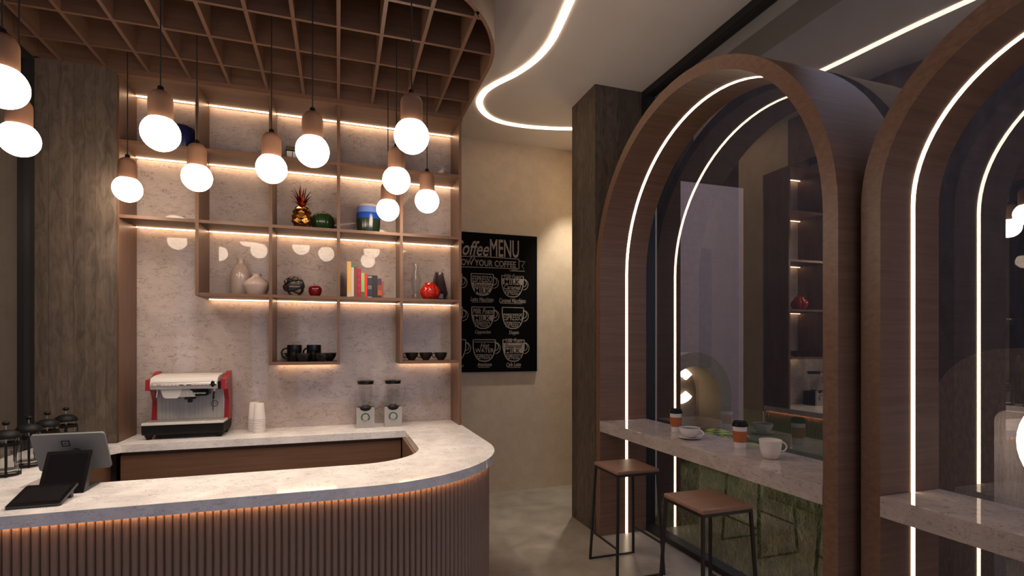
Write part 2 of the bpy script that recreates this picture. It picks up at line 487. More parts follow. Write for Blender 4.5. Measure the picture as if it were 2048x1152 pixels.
# worktop: one U-shaped slab
out_p = corner_path(0, YB-0.001) + [(XV[0]+0.014, YB-0.001), (XV[0]+0.014, 4.095), (XL, 4.095)]
hole = [(-1.38, 2.95)] + [(CX, 2.95)] + [(CX + 0.38*math.cos(-PI/2 + PI/2*i/20), CY + 0.38*math.sin(-PI/2 + PI/2*i/20)) for i in range(1, 20)] + [(0.48, CY), (0.48, 4.01), (-1.34, 4.01), (-1.38, 3.95)]
def slab(name, outer, hole, z0, z1, m, bev=0.004, origin=(0,0,0)):
    bm = bmesh.new()
    loops = []
    for poly in (outer, hole):
        if not poly: continue
        vs = [bm.verts.new((p[0], p[1], 0)) for p in poly]
        loops += [bm.edges.new((vs[i], vs[(i+1) % len(vs)])) for i in range(len(vs))]
    bmesh.ops.triangle_fill(bm, use_beauty=True, use_dissolve=False, edges=loops)
    ret = bmesh.ops.extrude_face_region(bm, geom=bm.faces[:])
    up = [g for g in ret['geom'] if isinstance(g, bmesh.types.BMVert)]
    for p in bm.verts: p.co.z = z0
    for p in up: p.co.z = z1
    mb = MB(origin); mb.bm(bm)
    return mb.build(name, m, None, 30)
wt = slab('worktop', out_p, hole, ZC-0.05, ZC, M_TOP, origin=(0.0, 3.3, ZC-0.05))
tag(wt, 'pale veined marble worktop running round the service counter', 'worktop')

# cabinets under the back and window side runs
bc = thing('base_cabinet', 'brown wooden base cabinet under the marble shelf wall', 'cabinet', (-0.45, 4.2, 0))
o = bc.location
MB(o).box(-1.355, 0.455, 4.06, 4.44, 0.08, ZC-0.052).build('body', M_CABX, bc, 0)
for x0, x1 in ((-1.352, 0.452),):
    MB(o).box(x0, x1, 4.035, 4.06, 0.10, ZC-0.075, 0.002).build('door', M_CABX, bc, 0)
MB(o).box(-1.33, 0.44, 4.09, 4.42, 0, 0.08).build('plinth', M_BLACKMATT, bc, 0)
sc_ = thing('side_cabinet', 'brown wooden cabinet under the worktop beside the window', 'cabinet', (-1.6, 3.4, 0))
o = sc_.location
MB(o).box(-1.80, -1.42, 2.60, 4.08, 0.08, ZC-0.052).build('body', M_CABX, sc_, 0)
MB(o).box(-1.42, -1.40, 2.99, 3.93, 0.10, ZC-0.075, 0.002).build('door', M_CABX, sc_, 0)
MB(o).box(-1.78, -1.44, 2.62, 4.06, 0, 0.08).build('plinth', M_BLACKMATT, sc_, 0)

# ------------------------------------------------------------------ arches with light lines and bars
def arch_path(yc, zc, r, n=40):
    return [(yc-r, 0.0), (yc-r, zc*0.5)] + [(yc + r*math.cos(a), zc + r*math.sin(a)) for a in [PI - PI*i/n for i in range(n+1)]] + [(yc+r, zc*0.5), (yc+r, 0.0)]
def arch(label, xf, yc, zc, ro, ri, xl):
    t = thing('arch_portal', label, 'arch', (xf, yc, 0), group=None)
    o = t.location
    xb = XG-0.052
    MB(o).ring(arch_path(yc, zc, ro), arch_path(yc, zc, ri), 'x', xf, xb, closed=False).build('shell', M_ARCH, t, 30)
    MB(o).ring(arch_path(yc, zc, ri+0.001), arch_path(yc, zc, ri-0.003), 'x', xl-0.011, xl+0.011, closed=False).build('light_line', M_STRIP, t, 30)
    return t
arch('tall walnut arch portal enclosing the bar with two stools', XA, 2.93, 2.265, 1.166, 1.088, 2.40)
arch('narrower walnut arch portal standing nearer than the stools', 2.23, 1.07, 2.27, 0.655, 0.567, 2.43)
def bar(label, x0, y0, y1, z):
    b = MB((x0, (y0+y1)/2, z-0.09)).box(x0, XG-0.053, y0, y1, z-0.09, z, 0.002).build('bar_slab', M_BAR, None, 0)
    tag(b, label, 'bar top')
bar('marble bar top set in the arch with coffee cups', XA-0.004, 2.93-1.087, 2.93+1.087, 0.995)
bar('bare marble bar top in the narrower arch', 2.226, 1.07-0.566, 1.07+0.566, 0.995)

# ------------------------------------------------------------------ ceiling light line
pts = [(2.60,4.94),(2.333,5.026),(2.091,5.088),(1.839,5.121),(1.578,5.096),(1.387,4.977),(1.265,4.77),(1.25,4.55),(1.308,4.367),(1.414,4.16),(1.495,3.905),(1.517,3.642),(1.490,3.382),(1.45,3.10),(1.40,2.70),(1.33,2.32),(1.23,1.85),(1.08,1.2),(0.98,0.5),(0.95,-0.2),(0.6,-0.9),(-0.1,-1.6),(-1.0,-2.0),(-2.0,-1.9),(-2.9,-1.3),(-3.3,-0.3),(-3.0,0.6)]  # unseen loop behind the camera is added for more light
def smooth_path(p, k=6):
    out = []
    for i in range(len(p)-1):
        a, b, c, d = (Vector(p[max(0, i-1)]), Vector(p[i]), Vector(p[i+1]), Vector(p[min(len(p)-1, i+2)]))
        for j in range(k):
            t = j/k
            out.append(0.5*((2*b) + (c-a)*t + (2*a-5*b+4*c-d)*t*t + (3*b-a-3*c+d)*t**3))
    out.append(Vector(p[-1]))
    return out
sp = smooth_path([(x, y, 0) for x, y in pts])
lo, ro_ = [], []
for i, p in enumerate(sp):
    t = (sp[min(i+1, len(sp)-1)] - sp[max(i-1, 0)]).normalized()
    nrm = Vector((-t.y, t.x, 0))
    lo.append(((p+nrm*0.027).x, (p+nrm*0.027).y)); ro_.append(((p-nrm*0.027).x, (p-nrm*0.027).y))
cl = MB((1.4, 3.6, CEIL-0.01)).ring(lo, ro_, 'z', CEIL-0.008, CEIL-0.0005, closed=False).build('ceiling_light_line', M_STRIP)
tag(cl, 'winding white light line set in the plain ceiling', 'light')

# ------------------------------------------------------------------ downlight behind the concrete column
dl = thing('ceiling_downlight', 'round ceiling downlight washing the menu wall behind the column', 'light', (2.56, 5.17, CEIL))
MB().lathe([(0.035,-0.001),(0.05,-0.001),(0.05,-0.012),(0.035,-0.012),(0.033,-0.003)], n=24).build('trim_ring', M_BLACKMETAL, dl)
MB().lathe([(0,-0.002),(0.033,-0.002),(0.033,-0.004),(0,-0.004)], n=24).build('lens', M_STRIP, dl)
ld = bpy.data.lights.new('downlight_beam', 'SPOT'); ld.energy = 210; ld.color = (1.0,0.90,0.76); ld.spot_size = R(60); ld.spot_blend = 0.6; ld.shadow_soft_size = 0.03
lo_ = bpy.data.objects.new('downlight_beam', ld); COL.objects.link(lo_); lo_.parent = dl; lo_.location = (0, 0, -0.02)

# ------------------------------------------------------------------ pendant lamps
def make_pendant():
    t = thing('pendant_lamp', '', 'lamp', group='globe pendant lamps over the counter')
    MB().lathe([(0,-0.0825)] + [(0.0825*math.cos(a), 0.0825*math.sin(a)) for a in [-PI/2 + PI*i/20 for i in range(1, 20)]] + [(0, 0.0825)], n=36).build('globe', M_GLOBE, t, 80)
    prof = [(0.046,0.052),(0.052,0.052),(0.052,0.155)] + [(0.012 + 0.040*math.cos(a), 0.155 + 0.045*math.sin(a)) for a in [PI/2*i/8 for i in range(1, 9)]] + [(0, 0.2005)]
    MB().lathe(prof, n=36).build('lamp_shade', M_SHADE, t, 60)
    MB().lathe([(0.015,0.200),(0.013,0.218),(0.010,0.222),(0,0.222)], n=16).build('socket_cap', M_BLACKMATT, t, 60)
    MB().tube([(0,0,0.221),(0,0,1.108)], 0.0034, 8).build('cord', M_CORD, t, 60)
    ld = bpy.data.lights.new('added_counter_spot', 'SPOT'); ld.energy = 15; ld.color = (1.0,0.86,0.72)  # extra spot added below the globe to brighten the counter
    ld.spot_size = R(130); ld.spot_blend = 0.9; ld.shadow_soft_size = 0.05
    lo = bpy.data.objects.new('added_counter_spot', ld); COL.objects.link(lo); lo.parent = t; lo.location = (0, 0, -0.09)
    return t
PEND = [(-1.232,2.53,'globe pendant lamp nearest the window, partly cut by the picture edge'),
        (-1.472,3.156,'globe pendant lamp before the dark window frame, second from the window'),
        (-0.797,2.857,'globe pendant lamp hiding the blue pot on the top shelf'),
        (-1.284,3.948,'low globe pendant lamp close to the board-marked column'),
        (-0.801,3.54,'globe pendant lamp before the divider of the two leftmost bays'),
        (-0.36,3.229,'globe pendant lamp with shade before the shelf above the wire ball bay'),
        (-0.127,2.869,'globe pendant lamp beside the small box on the top shelf'),
        (0.332,2.517,'largest and highest globe of the cluster of four pendant lamps'),
        (0.334,3.22,'middle globe directly below the largest of the cluster of four'),
        (0.347,3.94,'lowest globe pendant lamp, just above the striped blue pot'),
        (0.583,3.613,'globe pendant lamp closest to the end panel of the shelving')]
p0 = make_pendant()
for i, (x, y, lab) in enumerate(PEND):
    if i == 0: p0.location = (x, y, 2.65); p0['label'] = lab
    else: copy_tree(p0, None, (x, y, 2.65), None, lab)
# ------------------------------------------------------------------ bar stools
def make_stool():
    t = thing('bar_stool', '', 'stool', group='bar stools at the marble bar')
    MB().box(-0.172, 0.172, -0.178, 0.178, 0.732, 0.758, 0.009).build('seat', M_SEAT, t, 0)
    w = 0.016
    tx, ty, fx, fy = 0.160, 0.166, 0.190, 0.205
    fr = MB()
    for s in (-1, 1):
        fr.bar((-tx, s*ty, 0.724), (tx, s*ty, 0.724), w)
        fr.bar((s*tx, -ty-w/2, 0.724), (s*tx, ty+w/2, 0.724), w)
    fr.build('seat_frame', M_BLACKMETAL, t, 0)
    for sx in (-1, 1):
        for sy in (-1, 1):
            MB().bar((sx*tx, sy*ty, 0.730), (sx*fx, sy*fy, 0.0), w).build('leg', M_BLACKMETAL, t, 0)
        k = 0.22/0.73
        x, y = sx*(fx + (tx-fx)*k), fy + (ty-fy)*k
        MB().bar((x, -y, 0.22), (x, y, 0.22), 0.012).build('side_rail', M_BLACKMETAL, t, 0)
        MB().bar((-fx, sx*fy, 0.006), (fx, sx*fy, 0.006), 0.012).build('floor_rail', M_BLACKMETAL, t, 0)
    return t
st = make_stool(); st.location = (2.03, 3.41, 0); st['label'] = 'bar stool by the concrete column with a lit wooden seat'
copy_tree(st, None, (2.03, 2.51, 0), 0, 'bar stool standing nearer, under the middle of the marble bar')

# ------------------------------------------------------------------ cups on the bar
def arc_handle(cx, cz, rx, rz, r, a0, a1, n=12, y=0.0):
    return MB().tube([(cx + rx*math.cos(a), y, cz + rz*math.sin(a)) for a in [a0 + (a1-a0)*i/n for i in range(n+1)]], r, 8)
ZB = 0.995
def takeaway(label, x, y):
    t = thing('takeaway_cup', label, 'cup', (x, y, ZB+0.0005), group='takeaway cups on the bar')
    MB().lathe([(0,0),(0.032,0),(0.0335,0.003),(0.0435,0.148),(0.0445,0.152),(0,0.152)], n=28).build('cup', M_PAPER, t, 50)
    MB().lathe([(0.0362,0.042),(0.0382,0.042),(0.0445,0.112),(0.0418,0.112)], n=28).build('sleeve', M_SLEEVE, t, 50)
    MB().lathe([(0.044,0.140),(0.0475,0.141),(0.0475,0.150),(0.045,0.155),(0.044,0.162),(0.041,0.163),(0.039,0.172),(0.036,0.173),(0.034,0.168),(0,0.168)], n=28).build('lid', M_BLACKMATT, t, 50)
takeaway('takeaway cup with orange sleeve and black lid standing beside the white saucer', 2.414, 3.334)
takeaway('takeaway cup with orange sleeve and black lid between saucer and plain mug', 2.412, 2.671)
t = thing('coffee_cup', 'white cup of black coffee on a saucer', 'cup', (2.33, 3.06, ZB+0.0005), R(-62))
MB().lathe([(0,0.012),(0.030,0.012),(0.034,0.014),(0.056,0.030),(0.068,0.052),(0.0725,0.078),(0.069,0.0785),(0.064,0.052),(0.052,0.032),(0.03,0.018),(0,0.018)], n=36).build('cup_body', M_CHINA, t, 60)
MB().lathe([(0,0.068),(0.0678,0.068),(0.0678,0.070),(0,0.070)], n=36).build('coffee', M_COFFEE, t)
arc_handle(0.068, 0.046, 0.030, 0.020, 0.0055, R(100), R(-105)).build('handle', M_CHINA, t, 60)
s = thing('saucer', 'white saucer under the cup of black coffee', 'saucer', (2.33, 3.06, ZB+0.0005))
MB().lathe([(0,0.0),(0.040,0.0),(0.048,0.003),(0.080,0.012),(0.081,0.014),(0.048,0.008),(0.035,0.0105),(0,0.0105)], n=40).build('dish', M_CHINA, s, 60)
t = thing('coffee_mug', 'plain white mug standing alone near the bar middle', 'mug', (2.365, 2.378, ZB+0.0005), R(-40))
MB().lathe([(0,0),(0.034,0),(0.040,0.004),(0.054,0.040),(0.0625,0.108),(0.059,0.110),(0.051,0.045),(0.036,0.008),(0,0.008)], n=36).build('mug_body', M_CHINA, t, 60)
MB().lathe([(0,0.090),(0.0565,0.090),(0.0565,0.092),(0,0.092)], n=36).build('milk', M_CHINA, t)
arc_handle(0.056, 0.072, 0.026, 0.026, 0.005, R(85), R(-100)).build('handle', M_CHINA, t, 60)

# ------------------------------------------------------------------ menu board
YM = 5.575
def at_y(u, v, Y):                             # pixel of the photograph to a point on the plane y = Y
    a = (u-1024.0)/FPX
    c, s = math.cos(YAW), math.sin(YAW)
    k = Y/(-a*s + c)
    return (a*c + s)*k, EYE + (690.0-v)/FPX*k
def za(p, q): return at_y(915 + p/7.2, 450 + q/7.2, YM)
def zb(p, q): return at_y(915 + p/7.2, 600 + q/7.2, YM)
mbd = thing('menu_board', 'black chalk style coffee menu board on the beige wall', 'menu board', (1.47, 5.6, 1.35))
o = mbd.location
MX0, MX1, MZ0, MZ1 = 0.72, 2.162, 1.350, 2.893
MB(o).box(MX0, MX1, YM, 5.5995, MZ0, MZ1, 0.002).build('panel', plain('chalkboard_black', (0.0035,0.003,0.0028), 0.6, spec=0.06), mbd, 0)
M_CHALK = noise_mat('chalk_print', (0.26,0.215,0.18), (0.40,0.34,0.29), (60,60,60), 0.8, spec=0.1)
M_INK = plain('board_black_print', (0.010,0.009,0.008), 0.7, spec=0.1)
DG = []
def text_geo(body, shear=0.0, bold=0.0):
    cu = bpy.data.curves.new('txt', 'FONT'); cu.body = body; cu.shear = shear; cu.offset = bold; cu.resolution_u = 3
    ob = bpy.data.objects.new('txt', cu); COL.objects.link(ob)
    dg = bpy.context.evaluated_depsgraph_get(); dg.update()
    me = bpy.data.meshes.new_from_object(ob.evaluated_get(dg))
    vs = [p.co.copy() for p in me.vertices]; fs = [tuple(f.vertices) for f in me.polygons]
    bpy.data.objects.remove(ob); bpy.data.curves.remove(cu); bpy.data.meshes.remove(me)
    x0 = min(p.x for p in vs); x1 = max(p.x for p in vs); y0 = min(p.y for p in vs); y1 = max(p.y for p in vs)
    return [((p.x-x0)/(x1-x0), (p.y-y0)/(y1-y0)) for p in vs], fs
class Print:
    def __init__(self, y): self.y, self.mb = y, MB(o)
    def text(self, body, conv, x0, y0, x1, y1, shear=0.0, bold=0.01):
        g, fs = text_geo(body, shear, bold)
        ax, az = conv(x0, (y0+y1)/2); bx, _ = conv(x1, (y0+y1)/2)
        _, zt = conv((x0+x1)/2, y0); _, zbm = conv((x0+x1)/2, y1)
        self.mb.add([(ax + p[0]*(bx-ax), self.y, zbm + p[1]*(zt-zbm)) for p in g], fs)
    def line(self, pts, w):                   # flat stroke in the board plane, pts are (x, z)
        n = len(pts); vs = []
        for i, p in enumerate(pts):
            a, b = pts[max(0, i-1)], pts[min(n-1, i+1)]
            d = math.hypot(b[0]-a[0], b[1]-a[1]) or 1
            nx, nz = -(b[1]-a[1])/d*w/2, (b[0]-a[0])/d*w/2
            vs += [(p[0]+nx, self.y, p[1]+nz), (p[0]-nx, self.y, p[1]-nz)]
        self.mb.add(vs, [(2*i, 2*i+1, 2*i+3, 2*i+2) for i in range(n-1)])
    def poly(self, pts):
        self.mb.add([(p[0], self.y, p[1]) for p in pts], [tuple(range(len(pts)))])
white = Print(YM-0.0008); ink = Print(YM-0.0012)
white.text('Coffee', za, -60, 225, 455, 440, 0.35, 0.012)
white.line([za(150, 545), za(175, 500), za(235, 420)], 0.012); white.line([za(210, 530), za(240, 480), za(245, 420)], 0.012)
white.text('MENU', za, 468, 215, 884, 466, 0, 0.012)
white.text('KNOW YOUR COFFEE', za, -85, 502, 842, 592, 0, 0.018)
white.line([za(-120, 446), za(380, 455), za(885, 492)], 0.008); white.line([za(-120, 596), za(400, 612), za(885, 632)], 0.008)
white.line([za(885, 492), za(885, 632)], 0.008)
white.line([za(885, 520), za(972, 530), za(930, 590), za(968, 665), za(752, 660), za(752, 628)], 0.008)
white.line([za(752, 660), za(885, 632)], 0.006)
def cup(conv, l, top, r, bot, hr, lw=0.011):
    x0, z0 = conv(l, top); x1, _ = conv(r, top); _, z1 = conv((l+r)/2, bot)
    xc, w, h = (x0+x1)/2, (x1-x0)/2, z0-z1
    prof = [(-1,0),(-1,-0.35),(-0.95,-0.5),(-0.85,-0.68),(-0.68,-0.85),(-0.45,-0.96),(-0.2,-1.0),(0.2,-1.0),(0.45,-0.96),(0.68,-0.85),(0.85,-0.68),(0.95,-0.5),(1,-0.35),(1,0)]
    pts = [(xc+a*w, z0+b*h) for a, b in prof]
    white.line(pts, lw); white.line([pts[0], pts[-1]], lw*0.8)
    hx, _ = conv(hr, top)
    for k in (1.0, 0.66):
        ww = (hx - x1)*k
        white.line([(x1 + ww*math.sin(a)*1.0, z0 - h*0.13 - h*0.26*(1-math.cos(a))*k - h*0.08*(1-k)) for a in [PI*0.04 + PI*0.96*i/12 for i in range(13)]], lw*0.7)
    def inside(fr): return [(xc+a*w*0.93, z0+b*h*0.97) for a, b in prof if fr[0] <= -b <= fr[1]]
    return xc, w, h, z0, inside
def band(conv, x0, y0, x1, y1, taper=0.0):
    a = conv(x0, (y0+y1)/2)[0]; b = conv(x1, (y0+y1)/2)[0]; zt = conv((x0+x1)/2, y0)[1]; zb_ = conv((x0+x1)/2, y1)[1]
    d = (b-a)*taper
    fill = Print(YM-0.0006)
    fill.poly([(a, zt), (b, zt), (b-d*0.15, zt+(zb_-zt)*0.5), (b-d, zb_), (a+d, zb_), (a+d*0.15, zt+(zb_-zt)*0.5)])
    fill.mb.build('milk_band', M_CHALK, mbd, 0)
cup(za, 197, 697, 517, 1012, 590)
white.text('ESPRESSO', za, 216, 732, 500, 825); band(za, 208, 832, 505, 1000, 0.2)
ink.text('Steamed', za, 228, 838, 495, 905, 0.3); ink.text('MILK', za, 248, 908, 468, 985, 0, 0.02)
cup(za, 637, 727, 947, 1035, 1015)
white.text('Milk Foam', za, 670, 708, 918, 768, 0.3, 0.015); band(za, 645, 772, 942, 860, 0.02)
ink.text('MILK', za, 676, 784, 900, 854, 0, 0.02); white.text('Caramel', za, 668, 864, 915, 930, 0.3, 0.012); white.text('ESPRESSO', za, 688, 938, 892, 1006)
white.text('Latte Macchiato', za, 187, 1040, 522, 1100, 0.25, 0.015); white.line([za(210, 1110), za(500, 1112)], 0.005)
white.text('Caramel Macchiato', za, 600, 1056, 985, 1122, 0.25, 0.015); white.line([za(610, 1125), za(930, 1135)], 0.005)
cup(zb, 205, 98, 525, 408, 598)
white.text('Milk Foam', zb, 218, 118, 515, 200, 0.3, 0.015); band(zb, 212, 214, 518, 300, 0.03); ink.text('MILK', zb, 240, 224, 478, 297, 0, 0.02)
white.text('ESPRESSO', zb, 252, 310, 470, 386)
cup(zb, 645, 105, 950, 410, 1020)
white.text('ESPRESSO', zb, 660, 208, 934, 294); white.text('ESPRESSO', zb, 692, 312, 905, 390); white.line([zb(655, 200), zb(940, 202)], 0.005)
white.text('Cappuccino', zb, 252, 432, 478, 500, 0.25, 0.015); white.text('Doppio', zb, 742, 440, 885, 508, 0.25, 0.015)
cup(zb, 225, 571, 545, 880, 615)
white.text('Hot', zb, 328, 622, 460, 690, 0.3, 0.012); white.text('WATER', zb, 255, 696, 525, 756); white.text('ESPRESSO', zb, 276, 780, 495, 850)
white.line([zb(240, 604), zb(535, 606)], 0.007)
cup(zb, 655, 573, 960, 880, 1030)
white.text('Milk Foam', zb, 690, 553, 936, 614, 0.3, 0.015); band(zb, 664, 620, 952, 766, 0.03)
ink.text('Steamed', zb, 682, 628, 930, 695, 0.3); ink.text('MILK', zb, 690, 702, 908, 762, 0, 0.02); white.text('ESPRESSO', zb, 702, 780, 916, 852)
white.text('Americano', zb, 284, 900, 494, 955, 0.25, 0.015); white.line([zb(295, 968), zb(465, 968)], 0.005)
white.text('Cafe Latte', zb, 702, 900, 914, 958, 0.25, 0.015); white.line([zb(715, 972), zb(905, 970)], 0.005)
cup(za, -255, 690, 62, 1005, 137); cup(zb, -245, 92, 70, 402, 152); cup(zb, -205, 570, 118, 880, 190)
white.text('o', zb, 58, 935, 86, 965, 0.2, 0.015)
white.mb.build('lettering', M_CHALK, mbd, 0); ink.mb.build('dark_lettering', M_INK, mbd, 0)

# ------------------------------------------------------------------ things on the shelves
S1, S2, S3, S4 = (z + t2 + 0.0005 for z in (3.02, 2.516, 2.006, 1.514))
t = tag(MB((-1.07, 4.30, S1)).lathe([(0,0),(0.075,0),(0.088,0.03),(0.095,0.10),(0.088,0.165),(0.075,0.18),(0.068,0.178),(0.08,0.16),(0.085,0.1),(0,0.02)], (-1.07, 4.30, S1), 36).build('plant_pot', plain('dark_blue_glaze', (0.012,0.014,0.06), 0.25), None, 60), 'dark blue rounded pot on the top shelf behind a globe', 'pot')
t = thing('storage_box', 'small pale box with dark olive lid on the top shelf', 'box', (-0.30, 4.30, S1))
MB().box(-0.07, 0.07, -0.05, 0.05, 0, 0.085, 0.002).build('box_body', M_PAPER, t, 0)
MB().box(-0.076, 0.076, -0.056, 0.056, 0.086, 0.112, 0.002).build('lid', plain('olive_lid', (0.07,0.065,0.012), 0.4), t)
for k in (-0.03, 0.03): MB().box(k-0.002, k+0.002, -0.0515, -0.050, 0.004, 0.080).build('divider_line', M_BLACKMATT, t, 0)
MB().box(-0.077, 0.077, -0.057, 0.057, 0.080, 0.087).build('rim', M_BLACKMATT, t, 0)

# pineapple: faceted golden body and a crown of pointed leaves
M_GOLD = plain('polished_gold', (0.62,0.30,0.075), 0.14, 1.0)
M_COPPER = plain('copper_leaf', (0.28,0.055,0.022), 0.25, 1.0)
t = thing('pineapple_ornament', 'golden faceted pineapple ornament with copper leaves', 'ornament', (-0.262, 4.235, S2))
mb = MB()
rows = [(0.045,0.0),(0.062,0.03),(0.068,0.07),(0.064,0.11),(0.052,0.145),(0.026,0.170)]
nf = 8
for k in range(len(rows)-1):
    (ra, z_a), (rb, z_b) = rows[k], rows[k+1]
    for i in range(nf):
        q = 0.5*(k % 2)
        a0, a1 = 2*PI*(i+q)/nf, 2*PI*(i+1+q)/nf
        P = [(ra*math.cos(a0), ra*math.sin(a0), z_a), (ra*math.cos(a1), ra*math.sin(a1), z_a), (rb*math.cos(a1), rb*math.sin(a1), z_b), (rb*math.cos(a0), rb*math.sin(a0), z_b)]
        am, rm = (a0+a1)/2, (ra+rb)/2 + 0.011
        mb.add(P + [(rm*math.cos(am), rm*math.sin(am), (z_a+z_b)/2)], [(0,1,4),(1,2,4),(2,3,4),(3,0,4)])
mb.add([(0.026*math.cos(2*PI*i/nf), 0.026*math.sin(2*PI*i/nf), 0.170) for i in range(nf)], [tuple(range(nf))])
mb.build('fruit_body', M_GOLD, t, 0)
for ring_, (n, tilt, ln) in enumerate(((7, 0.95, 0.085), (7, 0.62, 0.115), (6, 0.34, 0.14), (3, 0.10, 0.16))):
    for i in range(n):
        a = 2*PI*(i + 0.37*ring_)/n
        d = Vector((math.cos(a), math.sin(a), 0)); sd = Vector((-d.y, d.x, 0))
        pts_, w = [], 0.012
        for k in range(5):
            f = k/4; ang = tilt*(0.55 + 0.75*f)
            p = Vector((0, 0, 0.166)) + d*(0.012 + ln*f*math.sin(ang)) + Vector((0, 0, ln*f*math.cos(ang)))
            pts_.append((p, w*(1-f)**0.7*(0.75+0.9*f*(1-f)*2)))
        vs, fs = [], []
        for p, ww in pts_[:-1]:
            vs += [p - sd*ww, p - d*0.004, p + sd*ww, p + d*0.003]
        vs.append(pts_[-1][0]); tip = len(vs)-1
        for k in range(3):
            for j in range(4): fs.append((k*4+j, k*4+(j+1) % 4, k*4+4+(j+1) % 4, k*4+4+j))
        for j in range(4): fs.append((12+j, 12+(j+1) % 4, tip))
        MB().add(vs, fs).build('leaf', M_COPPER, t, 30)

t = thing('melon_ornament', 'dark green ribbed melon ornament beside the golden pineapple', 'ornament', (-0.118, 4.33, S2))
mb = MB(); n, m_ = 96, 22
vs, fs = [], []
for j in range(m_+1):
    ph = PI*j/m_
    for i in range(n):
        a = 2*PI*i/n
        rib = 1 - 0.055*(1-abs(math.sin(a*8)))**2*math.sin(ph)
        r = 0.088*math.sin(ph)**0.8*rib
        z = 0.079 - 0.079*math.cos(ph)*(1 - 0.12*math.exp(-(math.sin(ph)/0.25)**2)) 
        vs.append((r*math.cos(a), r*math.sin(a), max(0, z)))
for j in range(m_):
    for i in range(n): fs.append((j*n+i, j*n+(i+1) % n, (j+1)*n+(i+1) % n, (j+1)*n+i))
mb.add(vs, fs).build('body', plain('dark_green_glaze', (0.016,0.045,0.012), 0.2), t, 70)
MB().tube([(0,0,0.142),(0.003,0,0.160),(0.010,0,0.168)], [0.007,0.005,0.004], 8).build('stem', plain('green_stem', (0.03,0.05,0.015), 0.5), t, 60)

t = thing('striped_pot', 'pot striped white, light blue, blue and dark green', 'pot', (0.225, 4.28, S2))
prof = [(0,0),(0.078,0),(0.084,0.01),(0.090,0.05),(0.093,0.10),(0.093,0.15),(0.090,0.19),(0.085,0.214),(0.080,0.226)]
cuts_ = [(0, 0.112, (0.010,0.020,0.010)), (0.112, 0.160, (0.008,0.042,0.22)), (0.160, 0.208, (0.095,0.145,0.38)), (0.208, 0.226, (0.40,0.32,0.27))]
def rad(z):
    for (a, b), (c, d) in zip(prof[1:], prof[2:]):
        if b <= z <= d: return a + (c-a)*(z-b)/(d-b)
    return prof[-1][0]
for i, (a, b, col) in enumerate(cuts_):
    pp = [(rad(a + (b-a)*k/6), a + (b-a)*k/6) for k in range(7)]
    if i == 0: pp = [(0, 0)] + pp
    if i == 3: pp += [(0.074, 0.224), (0.072, 0.21)]
    MB().lathe(pp, n=40).build(('base', 'blue_band', 'light_blue_band', 'rim')[i], plain('pot_glaze_%d' % i, col, 0.18), t, 50)
MB().lathe([(0,0.16),(0.075,0.16),(0.073,0.212),(0.072,0.212)], n=40).build('soil', plain('dark_soil', (0.02,0.014,0.01), 0.9), t, 50)

M_VASE = plain('taupe_glaze', (0.40,0.31,0.265), 0.14)
tag(MB((-0.697, 4.365, S3)).lathe([(0,0),(0.066,0),(0.071,0.006),(0.073,0.10),(0.0725,0.15),(0.066,0.185),(0.050,0.212),(0.034,0.228),(0.027,0.240),(0.0255,0.262),(0.028,0.280),(0.024,0.280),(0.021,0.24),(0,0.23)], (-0.697, 4.365, S3), 40).build('bottle_vase', M_VASE, None, 50), 'tall taupe bottle vase with narrow neck', 'vase')
tag(MB((-0.572, 4.235, S3)).lathe([(0,0),(0.058,0),(0.066,0.012),(0.090,0.062),(0.0935,0.075),(0.088,0.090),(0.060,0.115),(0.036,0.130),(0.029,0.138),(0.028,0.150),(0.032,0.160),(0.027,0.160),(0.023,0.14),(0,0.12)], (-0.572, 4.235, S3), 40).build('squat_vase', M_VASE, None, 50), 'squat taupe vase beside the tall bottle vase', 'vase')

t = thing('wire_ball', 'black openwork ball of crossing metal bands', 'ornament', (-0.322, 4.28, S3+0.0785))
random.seed(11)
for k in range(7):
    ax = Vector((random.uniform(-1,1), random.uniform(-1,1), random.uniform(-1,1))).normalized()
    M = ax.to_track_quat('Z', 'Y').to_matrix().to_4x4()
    h_ = 0.0065; off = random.uniform(-0.02, 0.02)
    rr = math.sqrt(0.077**2 - off**2)
    MB().lathe([(rr, off-h_), (rr+0.001, off-h_), (rr+0.001, off+h_), (rr, off+h_), (rr, off-h_)], n=40, M=M).build('band', M_BLACKMETAL, t, 60)

t = thing('apple_ornament', 'glossy dark red apple ornament', 'ornament', (-0.170, 4.27, S3))
MB().lathe([(0,0.006),(0.018,0.0),(0.030,0.004),(0.042,0.022),(0.049,0.048),(0.047,0.068),(0.037,0.083),(0.022,0.087),(0.010,0.081),(0,0.074)], n=40).build('fruit', plain('apple_red', (0.15,0.003,0.006), 0.12), t, 80)
MB().tube([(0,0,0.074),(-0.003,0,0.09),(-0.010,0,0.108)], [0.002,0.0018,0.0022], 6).build('stem', M_COFFEE, t, 60)
MB().add([(0,0,0.086),(0.012,-0.006,0.092),(0.028,0,0.092),(0.012,0.006,0.090),(0.012,0,0.0885)], [(0,1,4),(1,2,4),(2,3,4),(3,0,4)]).build('leaf', plain('red_leaf', (0.20,0.01,0.01), 0.3), t)

